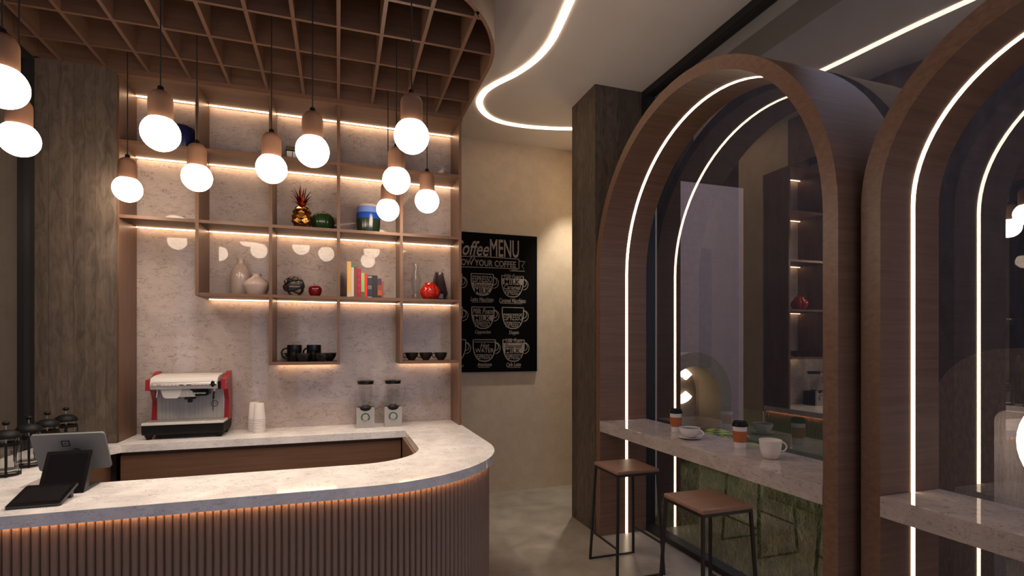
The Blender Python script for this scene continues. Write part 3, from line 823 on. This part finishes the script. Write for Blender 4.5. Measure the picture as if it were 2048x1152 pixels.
# books
BK = [(0.031,0.276,0.17,(0.62,0.36,0.10),'tall thick mustard yellow book'),(0.019,0.254,0.165,(0.50,0.46,0.42),'slim grey book with green ends'),(0.022,0.235,0.16,(0.16,0.045,0.018),'brown book third in the row'),
      (0.031,0.224,0.16,(0.28,0.004,0.03),'crimson book with rosette pattern'),(0.024,0.192,0.15,(0.20,0.42,0.12),'light green book with dark foot'),(0.020,0.190,0.15,(0.58,0.012,0.014),'bright red slim book'),
      (0.036,0.176,0.145,(0.022,0.022,0.030),'black book with a white emblem on its spine'),(0.041,0.176,0.145,(0.014,0.011,0.010),'plain thick black book beside the emblem book'),(0.030,0.153,0.13,(0.20,0.045,0.03),'sunset coloured purple and orange book'),(0.015,0.131,0.12,(0.20,0.06,0.025),'smallest thin rust brown book at the row end')]
x = 0.062
for i, (w, h_, dp, col, lab) in enumerate(BK):
    t = thing('book', lab, 'book', (x + w/2, 4.20, S3), group='books on the shelf')
    c = plain('book_cover_%d' % i, col, 0.45)
    cv = MB()
    cv.box(-w/2, w/2, 0, 0.003, 0, h_).box(-w/2, -w/2+0.0025, 0.003, dp, 0, h_).box(w/2-0.0025, w/2, 0.003, dp, 0, h_)
    cv.build('cover', c, t, 0)
    MB().box(-w/2+0.0025, w/2-0.0025, 0.003, dp-0.004, 0.003, h_-0.004).build('pages', M_PAPER, t, 0)
    def mark(n_, x0, x1, z0, z1, col_):
        MB().box(x0, x1, -0.0006, 0.0005, z0, z1).build(n_, plain('book_print_%d_%s_%.3f' % (i, n_, z0), col_, 0.5), t, 0)
    if i == 0: mark('spine_label', -0.011, 0.011, 0.003, 0.040, (0.55,0.42,0.36))
    if i == 1: mark('spine_end', -w/2, w/2, h_-0.022, h_, (0.01,0.22,0.10)); mark('spine_end', -w/2, w/2, 0, 0.009, (0.01,0.22,0.10))
    if i == 3:
        for k in range(4): MB().lathe([(0,0),(0.009,0),(0.009,0.0008),(0,0.0008)], (0, -0.0005, 0.05+k*0.045), 14, Matrix.Rotation(R(90), 4, 'X')).build('spine_ornament', plain('book_rosette', (0.36,0.03,0.04), 0.5), t, 0)
    if i == 4: mark('spine_end', -w/2, w/2, 0, 0.045, (0.03,0.12,0.04))
    if i == 6:
        mark('spine_line', -w/2+0.003, w/2-0.003, h_-0.018, h_-0.009, (0.35,0.34,0.34)); mark('spine_line', -w/2+0.003, w/2-0.003, 0.001, 0.009, (0.35,0.34,0.34))
        mark('emblem', -0.012, 0.012, 0.070, 0.094, (0.42,0.38,0.36)); MB().box(-0.009, 0.009, -0.001, 0.0, 0.073, 0.091).build('emblem_field', M_BLACKMATT, t, 0)
        MB().bar((-0.006, -0.0012, 0.076), (0.006, -0.0012, 0.088), 0.0025, 0.001).bar((-0.006, -0.0012, 0.088), (0.006, -0.0012, 0.076), 0.0025, 0.001).build('emblem_cross', M_PAPER, t, 0)
    if i == 8: mark('spine_end', -w/2, w/2, h_-0.05, h_, (0.05,0.015,0.05)); mark('spine_tip', -w/2, w/2, 0, 0.022, (0.01,0.015,0.012)); mark('spine_glow', -w/2, w/2, 0.022, 0.06, (0.38,0.07,0.02))
    x += w + 0.0006

# glass vases
t = tag(MB((0.806, 4.365, S3)).lathe([(0,0.004),(0.05,0.004),(0.055,0.0),(0.068,0.02),(0.075,0.075),(0.069,0.11),(0.035,0.243),(0.034,0.246)], (0.806, 4.365, S3), 10).build('smoked_vase', M_SMOKE, None, 20), 'tapering smoked grey glass vase behind the red one', 'vase')
tag(MB((0.603, 4.30, S3)).lathe([(0,0.003),(0.035,0.003),(0.040,0.01),(0.026,0.06),(0.047,0.16),(0.022,0.24),(0.033,0.305)], (0.603, 4.30, S3), 24).build('clear_vase', M_THIN, None, 40), 'clear wavy glass vase nearly invisible beside the red one', 'vase')
mb = MB((0.708, 4.23, S3)); n = 48
prof = [(0.0,0.0),(0.050,0.0),(0.070,0.018),(0.084,0.05),(0.080,0.08),(0.062,0.108),(0.044,0.126),(0.043,0.138),(0.040,0.138),(0.039,0.124),(0.05,0.1)]
vs, fs = [], []
for r, z in prof:
    for i in range(n):
        a = 2*PI*i/n
        k = 1 - 0.16*math.exp(-((math.sin(a*3.0))/0.3)**2)*math.sin(min(1, z/0.126)*PI)
        vs.append((0.708 + r*k*math.cos(a), 4.23 + r*k*math.sin(a), S3 + z))
for j in range(len(prof)-1):
    for i in range(n): fs.append((j*n+i, j*n+(i+1) % n, (j+1)*n+(i+1) % n, (j+1)*n+i))
tag(mb.add(vs, fs).build('lobed_vase', plain('orange_red_glass', (0.45,0.016,0.006), 0.06, trans=0.35), None, 60), 'lobed orange red glass vase', 'vase')

# black mugs and cups in the two lowest bays
def mug(label, x, y, rz=R(180)):
    t = thing('black_mug', label, 'mug', (x, y, S4), rz, group='black mugs in the low bay')
    MB().lathe([(0,0),(0.050,0),(0.0525,0.003),(0.0525,0.124),(0.050,0.126),(0.048,0.124),(0.048,0.01),(0,0.01)], n=36).build('mug_body', M_BLACK, t, 50)
    arc_handle(0.052, 0.064, 0.038, 0.036, 0.0065, R(90), R(-90), 14).build('handle', M_BLACK, t, 60)
mug('tall black mug next to the side divider of the low bay', -0.318, 4.285)
mug('tall black mug in the middle of the low bay', -0.180, 4.285, R(150))
M_CUPBLK = plain('black_stoneware', (0.012,0.010,0.009), 0.28)
def small_cup(label, x, y, rz, group, handle=True):
    t = thing('black_cup', label, 'cup', (x, y, S4), rz, group=group)
    MB().lathe([(0,0),(0.024,0),(0.026,0.005),(0.036,0.016),(0.049,0.040),(0.0525,0.062),(0.050,0.063),(0.046,0.042),(0.033,0.020),(0,0.012)], n=32).build('cup_body', M_CUPBLK, t, 60)
    if handle: arc_handle(0.047, 0.040, 0.026, 0.018, 0.004, R(110), R(-110), 12).build('handle', M_CUPBLK, t, 60)
g1, g2 = 'black cups beside the mugs', 'row of three black cups'
small_cup('black cup half hidden behind the first tall mug', -0.345, 4.405, R(180), g1)
small_cup('black handleless cup in front, between the two tall mugs', -0.250, 4.197, R(60), g1, False)
small_cup('black handleless cup in front of the second tall mug', -0.122, 4.197, R(60), g1, False)
small_cup('black handleless cup at the free end of the mug bay', -0.068, 4.30, R(75), g1, False)
small_cup('first of three black cups, next to the bay divider', 0.568, 4.30, R(180), g2)
small_cup('middle one of three black cups in the end bay', 0.684, 4.30, R(180), g2)
small_cup('last of three black cups, near the shelving end panel', 0.808, 4.30, R(180), g2)
# ------------------------------------------------------------------ espresso machine
ZT = ZC + 0.0005
em = thing('espresso_machine', 'white and red espresso machine on the back worktop', 'coffee machine', (-1.02, 4.29, ZT))
def e(): return MB()                                  # local: x -0.25..0.25, y -0.15 front .. 0.15 back
M_BSTEEL = noise_mat('brushed_backsplash', (0.36,0.34,0.31), (0.48,0.455,0.42), (90,90,1.2), 0.35, 3, spec=0.5)
for sx in (-0.207, 0.223):
    for sy in (-0.11, 0.095):
        e().lathe([(0,0),(0.017,0),(0.017,0.014),(0.024,0.016),(0.026,0.034),(0,0.034)], (sx-0.008, sy, 0), 18).build('foot', M_BLACKMATT, em, 40)
base = e()
prof = [(-0.150,0.062),(-0.146,0.042),(-0.135,0.032),(0.10,0.032),(0.14,0.05),(0.148,0.08),(0.148,0.10),(-0.150,0.10)]
base.prism(prof, 'x', -0.248, 0.248).build('base', M_BLACKMATT, em, 25)
tr = e().box(-0.248, 0.248, -0.154, 0.02, 0.100, 0.117, 0.003).build('drip_tray', M_WHITEPL, em, 0)
for k in range(26):
    x = -0.235 + k*0.0188
    e().box(x-0.0045, x+0.0045, -0.142, 0.01, 0.1172, 0.1195).build('grate_bar', M_STEEL, tr, 0)
e().box(-0.205, 0.222, 0.022, 0.036, 0.117, 0.345).build('backsplash', M_BSTEEL, em, 0)
# red side cheeks with the forward arm at the top
chk = [(-0.118,0.335),(-0.112,0.408),(0.0,0.418),(0.035,0.436),(0.075,0.452),(0.128,0.458),(0.140,0.40),(0.146,0.12),(0.140,0.10),(0.005,0.10),(0.012,0.13),(0.030,0.25),(-0.01,0.318),(-0.04,0.335)]
for x0, x1 in ((-0.236, -0.205), (0.222, 0.252)):
    p = e().prism(chk, 'x', x0, x1).build('side_cheek', M_RED, em, 30)
    e().tube([(x1+0.0005 if x1 > 0 else x0-0.0005, -0.112, 0.380), (x1+0.0005 if x1 > 0 else x0-0.0005, -0.02, 0.386), (x1+0.0005 if x1 > 0 else x0-0.0005, 0.05, 0.365), (x1+0.0005 if x1 > 0 else x0-0.0005, 0.138, 0.29)], 0.0015, 6).build('pinstripe', M_STEEL, p)
e().box(0.205, 0.226, -0.121, -0.06, 0.338, 0.392, 0.004).build('end_cap', M_BLACKMATT, em, 0)
body = [(-0.125,0.392),(-0.110,0.418),(-0.05,0.432),(0.10,0.442),(0.14,0.435),(0.14,0.345),(-0.06,0.345),(-0.09,0.338),(-0.118,0.345),(-0.128,0.365)]
e().prism(body, 'x', -0.205, 0.205).build('body', M_WHITEPL, em, 30)
cp = e().prism([(-0.128,0.365),(-0.1345,0.366),(-0.137,0.376),(-0.133,0.388),(-0.125,0.392)], 'x', -0.198, 0.200).build('control_panel', M_STEEL, em, 30)
for k in (-0.172, -0.128, -0.105, -0.082, -0.059, -0.036, 0.008, 0.055, 0.078, 0.101, 0.124, 0.147):
    b_ = e().box(k-0.0095, k+0.0095, -0.1400, -0.134, 0.368, 0.383, 0.0015).build('button', M_WHITEPL, cp, 0)
e().lathe([(0,0),(0.013,0),(0.013,0.012),(0.010,0.015),(0,0.015)], (0.178, -0.128, 0.376), 18, Matrix.Rotation(R(90), 4, 'X') @ Matrix.Diagonal((1.0, 1.7, 1, 1))).build('display_knob', M_BLACK, cp, 50)
e().prism([(-0.150,0.340),(-0.020,0.340),(-0.035,0.290),(-0.05,0.278),(-0.12,0.278),(-0.135,0.290)], 'y', -0.10, -0.02).build('group_cover', M_WHITEPL, em, 25)
e().prism([(-0.020,0.340),(-0.035,0.285),(0.062,0.285),(0.042,0.325),(0.02,0.340)], 'y', -0.10, -0.02).build('group_cover', M_BSTEEL, em, 25)
e().prism([(-0.015,0.342),(0.142,0.342),(0.144,0.30),(0.13,0.290),(0.068,0.288),(0.045,0.322),(-0.015,0.330)], 'y', -0.094, -0.015).build('name_panel', M_BLACK, em, 25)
e().box(-0.005, 0.055, -0.105, -0.04, 0.268, 0.283, 0.003).box(0.014, 0.036, -0.10, -0.05, 0.245, 0.268, 0.003).build('portafilter', M_BLACKMATT, em)
g, fs_ = text_geo('SIMONELLI', 0.0, 0.02)
e().add([(0.064 + p[0]*0.062, -0.0946, 0.304 + p[1]*0.010) for p in g], fs_).box(0.052, 0.061, -0.0947, -0.094, 0.304, 0.314).build('lettering', M_WHITEPL, em, 0)
e().tube([(0.176,-0.075,0.345),(0.176,-0.078,0.318)], [0.013,0.008], 12).build('wand_socket', M_STEEL, em)
w_ = e().tube([(0.176,-0.078,0.320),(0.172,-0.082,0.300),(0.170,-0.084,0.265)], 0.0055, 8).build('steam_wand', M_BLACKMATT, em)
e().tube([(0.170,-0.084,0.266),(0.168,-0.086,0.180)], 0.0025, 8).build('wand_tube', M_BLACKMETAL, w_)
e().tube([(0.168,-0.086,0.181),(0.166,-0.086,0.150)], 0.003, 8).build('wand_tip', M_STEEL, w_)
e().tube([(-0.175,-0.075,0.345),(-0.175,-0.078,0.325)], [0.016,0.010], 12).tube([(-0.175,-0.078,0.325),(-0.178,-0.085,0.285)], 0.006, 8).build('hot_water_spout', M_STEEL, em)
gg = e().lathe([(0.0,0.0),(0.0225,0.0),(0.0225,0.006),(0.0205,0.006),(0.0195,0.004),(0,0.004)], (0.158, 0.022, 0.222), 24, Matrix.Rotation(R(90), 4, 'X')).build('gauge', M_BSTEEL, em, 30)
e().lathe([(0.0195,0.0),(0.0225,0.0),(0.0225,0.007),(0.0195,0.007),(0.0195,0.0)], (0.158, 0.0225, 0.222), 24, Matrix.Rotation(R(90), 4, 'X')).build('gauge_ring', M_BLACKMATT, gg, 30)
e().bar((0.145, 0.0165, 0.222), (0.168, 0.0165, 0.224), 0.003, 0.001).build('needle', M_BLACKMATT, gg, 0)
e().lathe([(0,0),(0.004,0),(0.004,0.006),(0,0.006)], (0.158, 0.022, 0.268), 12, Matrix.Rotation(R(90), 4, 'X')).build('red_lamp', plain('red_dot', (0.35,0.01,0.01), 0.3), em)

# ------------------------------------------------------------------ stacks of paper cups, upside down
ORD = ['bottom', 'second', 'third', 'fourth', 'fifth', 'sixth', 'seventh', 'eighth', 'ninth']
cprof = [(0.0425,0.0),(0.0445,0.002),(0.0440,0.0055),(0.0415,0.006),(0.0312,0.118),(0.0290,0.120),(0.0285,0.116),(0,0.116)]
for nm, x, y in (('stack beside the espresso machine', -0.604, 4.345), ('stack standing a little in front', -0.558, 4.265)):
    first = None
    for k in range(9):
        lab = ('top white paper cup, upside down, of the ' + nm) if k == 8 else ('white paper cup, %s from below, in the cup ' % (ORD[k] if k else 'lowest') + nm)
        if k == 0: lab = 'lowest white paper cup in the cup ' + nm
        if first is None:
            c_ = MB().lathe(cprof, n=32).build('paper_cup', M_PAPER, None, 50); first = c_
        else:
            c_ = first.copy(); COL.objects.link(c_)
        c_.location = (x, y, ZT + k*0.0122)
        tag(c_, lab, 'paper cup', 'white paper cups stacked upside down')

# ------------------------------------------------------------------ blenders
def blender_(label, x, y):
    t = thing('blender', label, 'blender', (x, y, ZT), R(-4), group='blenders on the back worktop')
    mb = MB()
    pts_ = [(-0.068,0.0),(0.068,0.0),(0.068,0.160),(0.045,0.160)] + [(0.045*math.cos(a), 0.160 - 0.030*math.sin(a)) for a in [PI*i/12 for i in range(1, 12)]] + [(-0.045,0.160),(-0.068,0.160)]
    mb.prism(pts_, 'y', -0.07, -0.055)
    mb.build('front_plate', M_STEEL_MATT, t, 25)
    MB().box(-0.067, 0.067, -0.055, 0.09, 0.0, 0.150, 0.003).build('motor_base', M_BLACKMATT, t, 0)
    MB().lathe([(0,0.15),(0.034,0.15),(0.032,0.164),(0.030,0.168),(0,0.168)], (0, 0.012, 0), 20).build('coupling', M_GREYDK, t)
    MB().lathe([(0.036,0.172),(0.045,0.22),(0.054,0.30),(0.058,0.345)], (0, 0.012, 0), 8).build('jar', M_THIN, t, 20)
    MB().tube([(0,0.012,0.170),(0,0.012,0.190)], 0.006, 8).bar((-0.018,0.012,0.186), (0.018,0.012,0.192), 0.006, 0.002).build('blade', M_STEEL, t)
    MB().lathe([(0,0.338),(0.062,0.338),(0.063,0.352),(0.066,0.354),(0.067,0.362),(0.05,0.368),(0,0.368)], (0, 0.012, 0), 32).build('lid', M_BLACK, t, 40)
    MB().tube([(0.056,0.012,0.335),(0.095,0.012,0.325),(0.100,0.012,0.26),(0.075,0.012,0.205),(0.046,0.012,0.200)], 0.007, 8).build('handle', M_THIN, t, 60)
    ring_ = [(0.026*math.cos(a), 0.026*math.sin(a)) for a in [R(-45) + R(270)*i/24 for i in range(25)]]
    rin = [(0.034*math.cos(a), 0.034*math.sin(a)) for a in [R(-45) + R(270)*i/24 for i in range(25)]]
    MB().ring([(p[0], 0.082+p[1]) for p in rin], [(p[0], 0.082+p[1]) for p in ring_], 'y', -0.0715, -0.0695, closed=False).build('dial_ring', plain('green_dial', (0.015,0.085,0.045), 0.4), t)
    MB().lathe([(0,0),(0.022,0),(0.022,0.010),(0.019,0.013),(0,0.013)], (0, -0.07, 0.082), 24, Matrix.Rotation(R(90), 4, 'X')).build('knob', M_STEEL_MATT, t, 40)
M_STEEL_MATT = plain('satin_grey_metal', (0.36,0.335,0.31), 0.42, 0.25)
blender_('blender with green dial and black lid, nearer the paper cups', 0.205, 4.30)
blender_('blender with green dial at the worktop corner', 0.418, 4.30)

# ------------------------------------------------------------------ french presses on the window side
def press_():
    t = thing('french_press', '', 'french press', group='french presses by the window')
    MB().lathe([(0,0.006),(0.046,0.006),(0.049,0.010),(0.049,0.185),(0.052,0.192)], n=32).build('beaker', M_THIN, t, 60)
    MB().lathe([(0.050,0.150),(0.054,0.150),(0.054,0.166),(0.050,0.166),(0.050,0.150)], n=32).build('upper_band', M_BLACKMATT, t, 40)
    MB().lathe([(0.050,0.004),(0.054,0.004),(0.054,0.014),(0.050,0.014),(0.050,0.004)], n=32).build('lower_band', M_BLACKMATT, t, 40)
    for k in range(4):
        a = R(35 + 90*k); p = Vector((math.cos(a), math.sin(a), 0)); q = Vector((-p.y, p.x, 0))
        c = p*0.0535
        vs = [c + q*s*0.005 + p*d + Vector((0,0,z)) for z in (0.0, 0.158) for s, d in ((-1,-0.0015),(1,-0.0015),(1,0.003),(-1,0.003))]
        MB().add(vs, [(0,1,2,3),(4,5,6,7),(0,1,5,4),(1,2,6,5),(2,3,7,6),(3,0,4,7)]).build('upright', M_BLACKMATT, t, 0)
    MB().lathe([(0.050,0.186),(0.057,0.187),(0.058,0.194),(0.050,0.212),(0.030,0.224),(0.008,0.229),(0,0.229)], n=32).build('lid', M_BLACKMATT, t, 50)
    MB().tube([(0,0,0.03),(0,0,0.252)], 0.0028, 8).build('plunger_rod', M_STEEL, t)
    MB().lathe([(0,0.026),(0.046,0.026),(0.047,0.032),(0,0.034)], n=28).build('plunger_disc', M_STEEL, t, 40)
    MB().lathe([(0,0.250),(0.010,0.251),(0.0155,0.258),(0.0155,0.264),(0.010,0.270),(0,0.271)], n=20).build('knob', M_BLACKMATT, t, 60)
    MB().tube([(-0.053,0,0.158),(-0.085,0,0.160),(-0.093,0,0.150),(-0.093,0,0.050),(-0.085,0,0.040),(-0.053,0,0.042)], 0.007, 8).build('handle', M_BLACKMATT, t, 60)
    return t
fp = press_(); fp.location = (-1.567, 3.248, ZT); fp.rotation_euler = (0, 0, R(80)); fp['label'] = 'french press nearest the register, cut by the picture edge'
for y, lab in ((3.46, 'second french press from the front of the row'), (3.645, 'third french press from the front of the row'), (3.86, 'french press closest to the board-marked column')):
    copy_tree(fp, None, (-1.572, y, ZT), R(80), lab)

# ------------------------------------------------------------------ point of sale register and customer tablet
rg = thing('cash_register', 'grey cash register display seen from behind, with black stand', 'register', (-1.155, 2.88, ZT))
def lean(mb, a, b, th, x0, x1, c=0.008):
    """rounded slab whose mid line runs from a=(y,z) up to b=(y,z)"""
    d = Vector((0, b[0]-a[0], b[1]-a[1])); L_ = d.length; d.normalize()
    nrm = Vector((1,0,0)).cross(d)
    w = x1-x0; n = 6; poly = []
    for cx, cy, s in ((w-c, c, -90), (w-c, L_-c, 0), (c, L_-c, 90), (c, c, 180)):
        for i in range(n+1):
            t_ = R(s + 90*i/n); poly.append((cx + c*math.cos(t_), cy + c*math.sin(t_)))
    O = Vector((x0, a[0], a[1])); m = len(poly)
    vs = [O + Vector((p[0],0,0)) + d*p[1] + nrm*s*th/2 for s in (-1, 1) for p in poly]
    return mb.add(vs, [tuple(range(m)), tuple(range(m, 2*m))] + [(i, (i+1) % m, m+(i+1) % m, m+i) for i in range(m)])
lean(MB(), (0.088,0.068), (0.0,0.248), 0.012, -0.150, 0.128, 0.014).build('display_housing', M_GREY, rg, 40)
lean(MB(), (0.0955,0.072), (0.0075,0.252), 0.003, -0.146, 0.124, 0.012).build('display_screen', M_SCREEN, rg, 40)
def on_back(u, t, off=0.0068):                        # point on the back of the leaning housing
    d = Vector((0, -0.088, 0.180)); L_ = d.length; nn = Vector((1,0,0)).cross(d.normalized())
    return Vector((u, 0.088, 0.068)) + d.normalized()*t - nn*(-off if nn.y < 0 else off)
lg = MB()
fr_o = [(-0.026+x_, 0.150+y_) for x_, y_ in ((-0.016,-0.016),(0.016,-0.016),(0.016,0.016),(-0.016,0.016))]
fr_i = [(-0.026+x_, 0.150+y_) for x_, y_ in ((-0.0115,-0.0115),(0.0115,-0.0115),(0.0115,0.0115),(-0.0115,0.0115))]
vs = [on_back(*p) for p in fr_o] + [on_back(*p) for p in fr_i]
lg.add(vs, [(i, (i+1) % 4, 4+(i+1) % 4, 4+i) for i in range(4)])
lg.add([on_back(-0.026+x_, 0.150+y_) for x_, y_ in ((-0.0025,-0.0025),(0.0025,-0.0025),(0.0025,0.0025),(-0.0025,0.0025))], [(0,1,2,3)])
lg.build('square_emblem', M_BLACKMATT, rg, 0)
sd = MB()
sd.prism([(-0.108,0.0),(0.055,0.0),(0.055,0.010),(-0.060,0.012),(-0.010,0.165),(-0.022,0.172)], 'x', -0.072, 0.090)
sd.build('stand', M_GREYDK, rg, 20)
lean(MB(), (-0.1115,0.006), (-0.0245,0.172), 0.006, -0.075, 0.092, 0.006).build('customer_screen', M_BLACKMATT, rg, 30)
lean(MB(), (-0.1095,0.030), (-0.034,0.160), 0.0015, -0.060, 0.078, 0.003)
lean(MB(), (-0.1062,0.0235), (-0.0349,0.1597), 0.0012, -0.062, 0.079, 0.002).build('screen_glass', M_SCREEN, rg, 30)
MB().tube([(0.008,-0.015,0.15),(0.008,0.040,0.155)], 0.02, 10).build('hinge', M_GREYDK, rg)
tb = thing('payment_tablet', 'flat black payment tablet sloping in front of the register', 'tablet', (-1.155, 2.645, ZT))
lean(MB(), (-0.074,0.005), (0.082,0.052), 0.009, -0.092, 0.090, 0.008).build('tablet_body', M_GREYDK, tb, 30)
lean(MB(), (-0.073,0.0102), (0.0805,0.0568), 0.0014, -0.089, 0.087, 0.006).build('glass_front', M_BLACK, tb, 30)
lean(MB(), (-0.050,0.0182), (0.058,0.0508), 0.0008, -0.076, 0.074, 0.002).build('screen', M_SCREEN, tb, 30)
MB().box(-0.080, 0.078, 0.045, 0.068, 0.0, 0.043, 0.003).build('rear_support', M_GREYDK, tb, 0)

# ------------------------------------------------------------------ outside the glass
M_STUCCO = noise_mat('dark_stucco', (0.20,0.17,0.165), (0.31,0.27,0.26), (60,60,18), 0.85, 6, 0.5, spec=0.2, bump_dist=0.01)
M_PALEWALL = noise_mat('pale_stucco_wall', (0.30,0.215,0.185), (0.35,0.25,0.215), (14,14,14), 0.9, 6, 0.1, spec=0.1)
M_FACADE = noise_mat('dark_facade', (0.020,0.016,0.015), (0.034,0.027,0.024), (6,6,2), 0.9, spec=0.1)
M_SKYLIT = noise_mat('sky_lit_stucco', (0.34,0.42,0.58), (0.44,0.52,0.70), (50,50,12), 0.85, 6, 0.3, spec=0.1)  # sky light on the niche, painted as a pale blue back panel
M_SIGNARCH = noise_mat('tan_stucco', (0.21,0.165,0.115), (0.27,0.21,0.15), (20,20,20), 0.85, 6, 0.2, spec=0.1)
MB().box(XG+0.03, 14.0, -9, 16, -0.3, -0.06).build('ground', plain('lawn_soil', (0.028,0.036,0.014), 0.95, spec=0.1), kind='structure')
MB().box(10.4, 10.8, -9, 16, -0.1, 10.5).build('wall_sky_block', M_FACADE, kind='structure')  # added dark wall, tall enough to shut out the bright sky
MB().box(XG+0.2, 10.4, 13.0, 13.4, -0.1, 10.5).build('wall_sky_block_end', M_FACADE, kind='structure')  # added end wall, closes off the sky on this side
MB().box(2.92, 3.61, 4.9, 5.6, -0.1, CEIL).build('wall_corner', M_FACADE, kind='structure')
MB().box(XG+0.25, 3.2, -9, 13.0, CEIL+0.02, CEIL+0.2).build('sky_block_overhang', M_FACADE, kind='structure')  # added overhang that blocks the sky above the glass
MB().box(4.95, 6.62, 7.25, 7.5, -0.1, 4.35).build('wall_stucco', M_PALEWALL, kind='structure')

def sign_block(name, label, w, h, th, ri, depth, m_front, m_back, rad=None):
    """free-standing block with an arched niche; local x across, y depth (front at 0), z up"""
    t = thing(name, label, 'sign')
    n = 28
    ro = w/2
    def path(rx, top, rad_):
        rr = min(rad_, rx)
        zc = top - rr
        p = [(-rx, 0.0), (-rx, zc*0.5)]
        p += [(-rx+rr + rr*math.cos(a), zc + rr*math.sin(a)) for a in [PI - PI/2*i/n for i in range(n+1)]]
        p += [(rx-rr + rr*math.cos(a), zc + rr*math.sin(a)) for a in [PI/2 - PI/2*i/n for i in range(n+1)]]
        return p + [(rx, zc*0.5), (rx, 0.0)]
    r1 = rad or ro
    MB().ring(path(ro, h, r1), path(ri, h-th, max(0.05, r1-(ro-ri))), 'y', 0, depth, closed=False).build('arch_frame', m_front, t, 30)
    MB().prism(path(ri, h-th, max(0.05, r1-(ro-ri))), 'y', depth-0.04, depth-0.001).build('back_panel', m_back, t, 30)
    return t
def letter(t, gap, r1, r2, z, y):
    n = 40
    a0, a1 = gap, 2*PI-gap
    o_ = [(r1*math.cos(a0 + (a1-a0)*i/n), z + r1*math.sin(a0 + (a1-a0)*i/n)) for i in range(n+1)]
    i_ = [(r2*math.cos(a0 + (a1-a0)*i/n), z + r2*math.sin(a0 + (a1-a0)*i/n)) for i in range(n+1)]
    return MB().ring(o_, i_, 'y', y-0.05, y, closed=False).build('letter', M_SIGN, t, 30)
s1 = sign_block('arch_sign', 'tan arched sign niche with a glowing letter C outside', 1.34, 1.60, 0.21, 0.46, 0.60, M_SIGNARCH, M_SIGNARCH)
s1.location = (5.04, 6.5, -0.06)
lt = letter(s1, R(38), 0.285, 0.150, 1.06, 0.56); lt.location.x = 0.12
s2 = sign_block('stucco_sign', 'dark stucco sign block with a glowing round letter close outside', 1.9, 1.69, 0.36, 0.60, 0.45, M_STUCCO, M_SKYLIT, 0.42)
s2.location = (3.7, 1.43, -0.06); s2.rotation_euler = (0, 0, R(-90))
lt = letter(s2, 0.0001, 0.31, 0.16, 1.16, 0.06); lt.location.x = -0.19

MB().box(-4.2, -3.4, 2.6, 4.55, -0.1, 6.0).build('wall_sky_block_left', M_FACADE, kind='structure')  # added outside the side window to hide the bright sky
# ferns at the feet of the signs
M_FERN = [plain('fern_leaf_%d' % i, c, 0.5, spec=0.3) for i, c in enumerate(((0.22,0.28,0.03), (0.28,0.35,0.04), (0.15,0.22,0.03)))]
def fern(label, x, y, z, s, n, seed):
    t = thing('fern', label, 'plant', (x, y, z))
    rnd = random.Random(seed)
    for k in range(n):
        az = 2*PI*k/n + rnd.uniform(-0.3, 0.3); ln = s*rnd.uniform(0.75, 1.1); el = rnd.uniform(0.75, 1.25)
        d = Vector((math.cos(az), math.sin(az), 0)); sd_ = Vector((-d.y, d.x, 0))
        mb = MB(); prev = None
        P = []
        for i in range(13):
            f = i/12; a = el - 1.3*f*f
            p = Vector((0,0,0)) if not P else P[-1] + (d*math.cos(a) + Vector((0,0,1))*math.sin(a))*ln/12
            P.append(p)
        mb.tube(P, [0.006*s*(1-0.8*i/12) for i in range(13)], 5)
        for i in range(2, 13):
            L_ = 0.34*s*math.sin(PI*(0.12+0.86*(1-i/12.0))**0.8)*0.75
            for sg in (-1, 1):
                b = P[i]; tip = b + sd_*sg*L_ + (P[i]-P[i-1]).normalized()*L_*0.45 - Vector((0,0,0.06*s))
                mid = (b+tip)/2; wv = (P[i]-P[i-1]).normalized()*0.030*s
                mb.add([b, mid - wv + Vector((0,0,0.006)), tip, mid + wv + Vector((0,0,0.006)), mid - Vector((0,0,0.004))], [(0,1,4),(1,2,4),(2,3,4),(3,0,4)])
        mb.build('frond', M_FERN[k % 3], t, 40)
fern('fern growing in front of the niche with the letter C', 4.70, 6.10, -0.06, 0.85, 13, 3)
fern('smaller fern before the edge of the tan arched sign', 5.12, 6.15, -0.06, 0.72, 11, 5)
fern('fern before the stucco sign near the glass', 3.45, 1.45, -0.06, 0.62, 12, 9)

# lawn
rnd = random.Random(4)
vs, fs = [], []
def blade(x, y, h_, w):
    a = rnd.uniform(0, 2*PI); b = rnd.uniform(0, 2*PI); l = rnd.uniform(0.2, 0.9)*h_
    c, s_ = math.cos(a)*w, math.sin(a)*w
    lx, ly = math.cos(b)*l, math.sin(b)*l
    k = len(vs)
    vs.extend([(x-c, y-s_, -0.062), (x+c, y+s_, -0.062), (x+lx*0.4-c*0.7, y+ly*0.4-s_*0.7, -0.062+h_*0.6), (x+lx*0.4+c*0.7, y+ly*0.4+s_*0.7, -0.062+h_*0.6), (x+lx, y+ly, -0.062+h_)])
    fs.extend([(k, k+1, k+3, k+2), (k+2, k+3, k+4)])
for _ in range(42000):
    x = XG+0.06 + 3.6*rnd.random()**1.3; y = rnd.uniform(0.6, 6.2)
    if 2.85 < x < 3.65 and 4.85 < y < 5.65: continue
    blade(x, y, rnd.uniform(0.05, 0.13), rnd.uniform(0.0025, 0.005))
me = bpy.data.meshes.new('grass'); me.from_pydata(vs, [], fs)
me.materials.append(noise_mat('grass_blades', (0.17,0.175,0.045), (0.34,0.31,0.11), (5,5,5), 0.7, spec=0.2))
go = bpy.data.objects.new('grass', me); COL.objects.link(go); go['kind'] = 'stuff'
tag(go, 'lawn of tousled green grass outside the glass', 'grass')
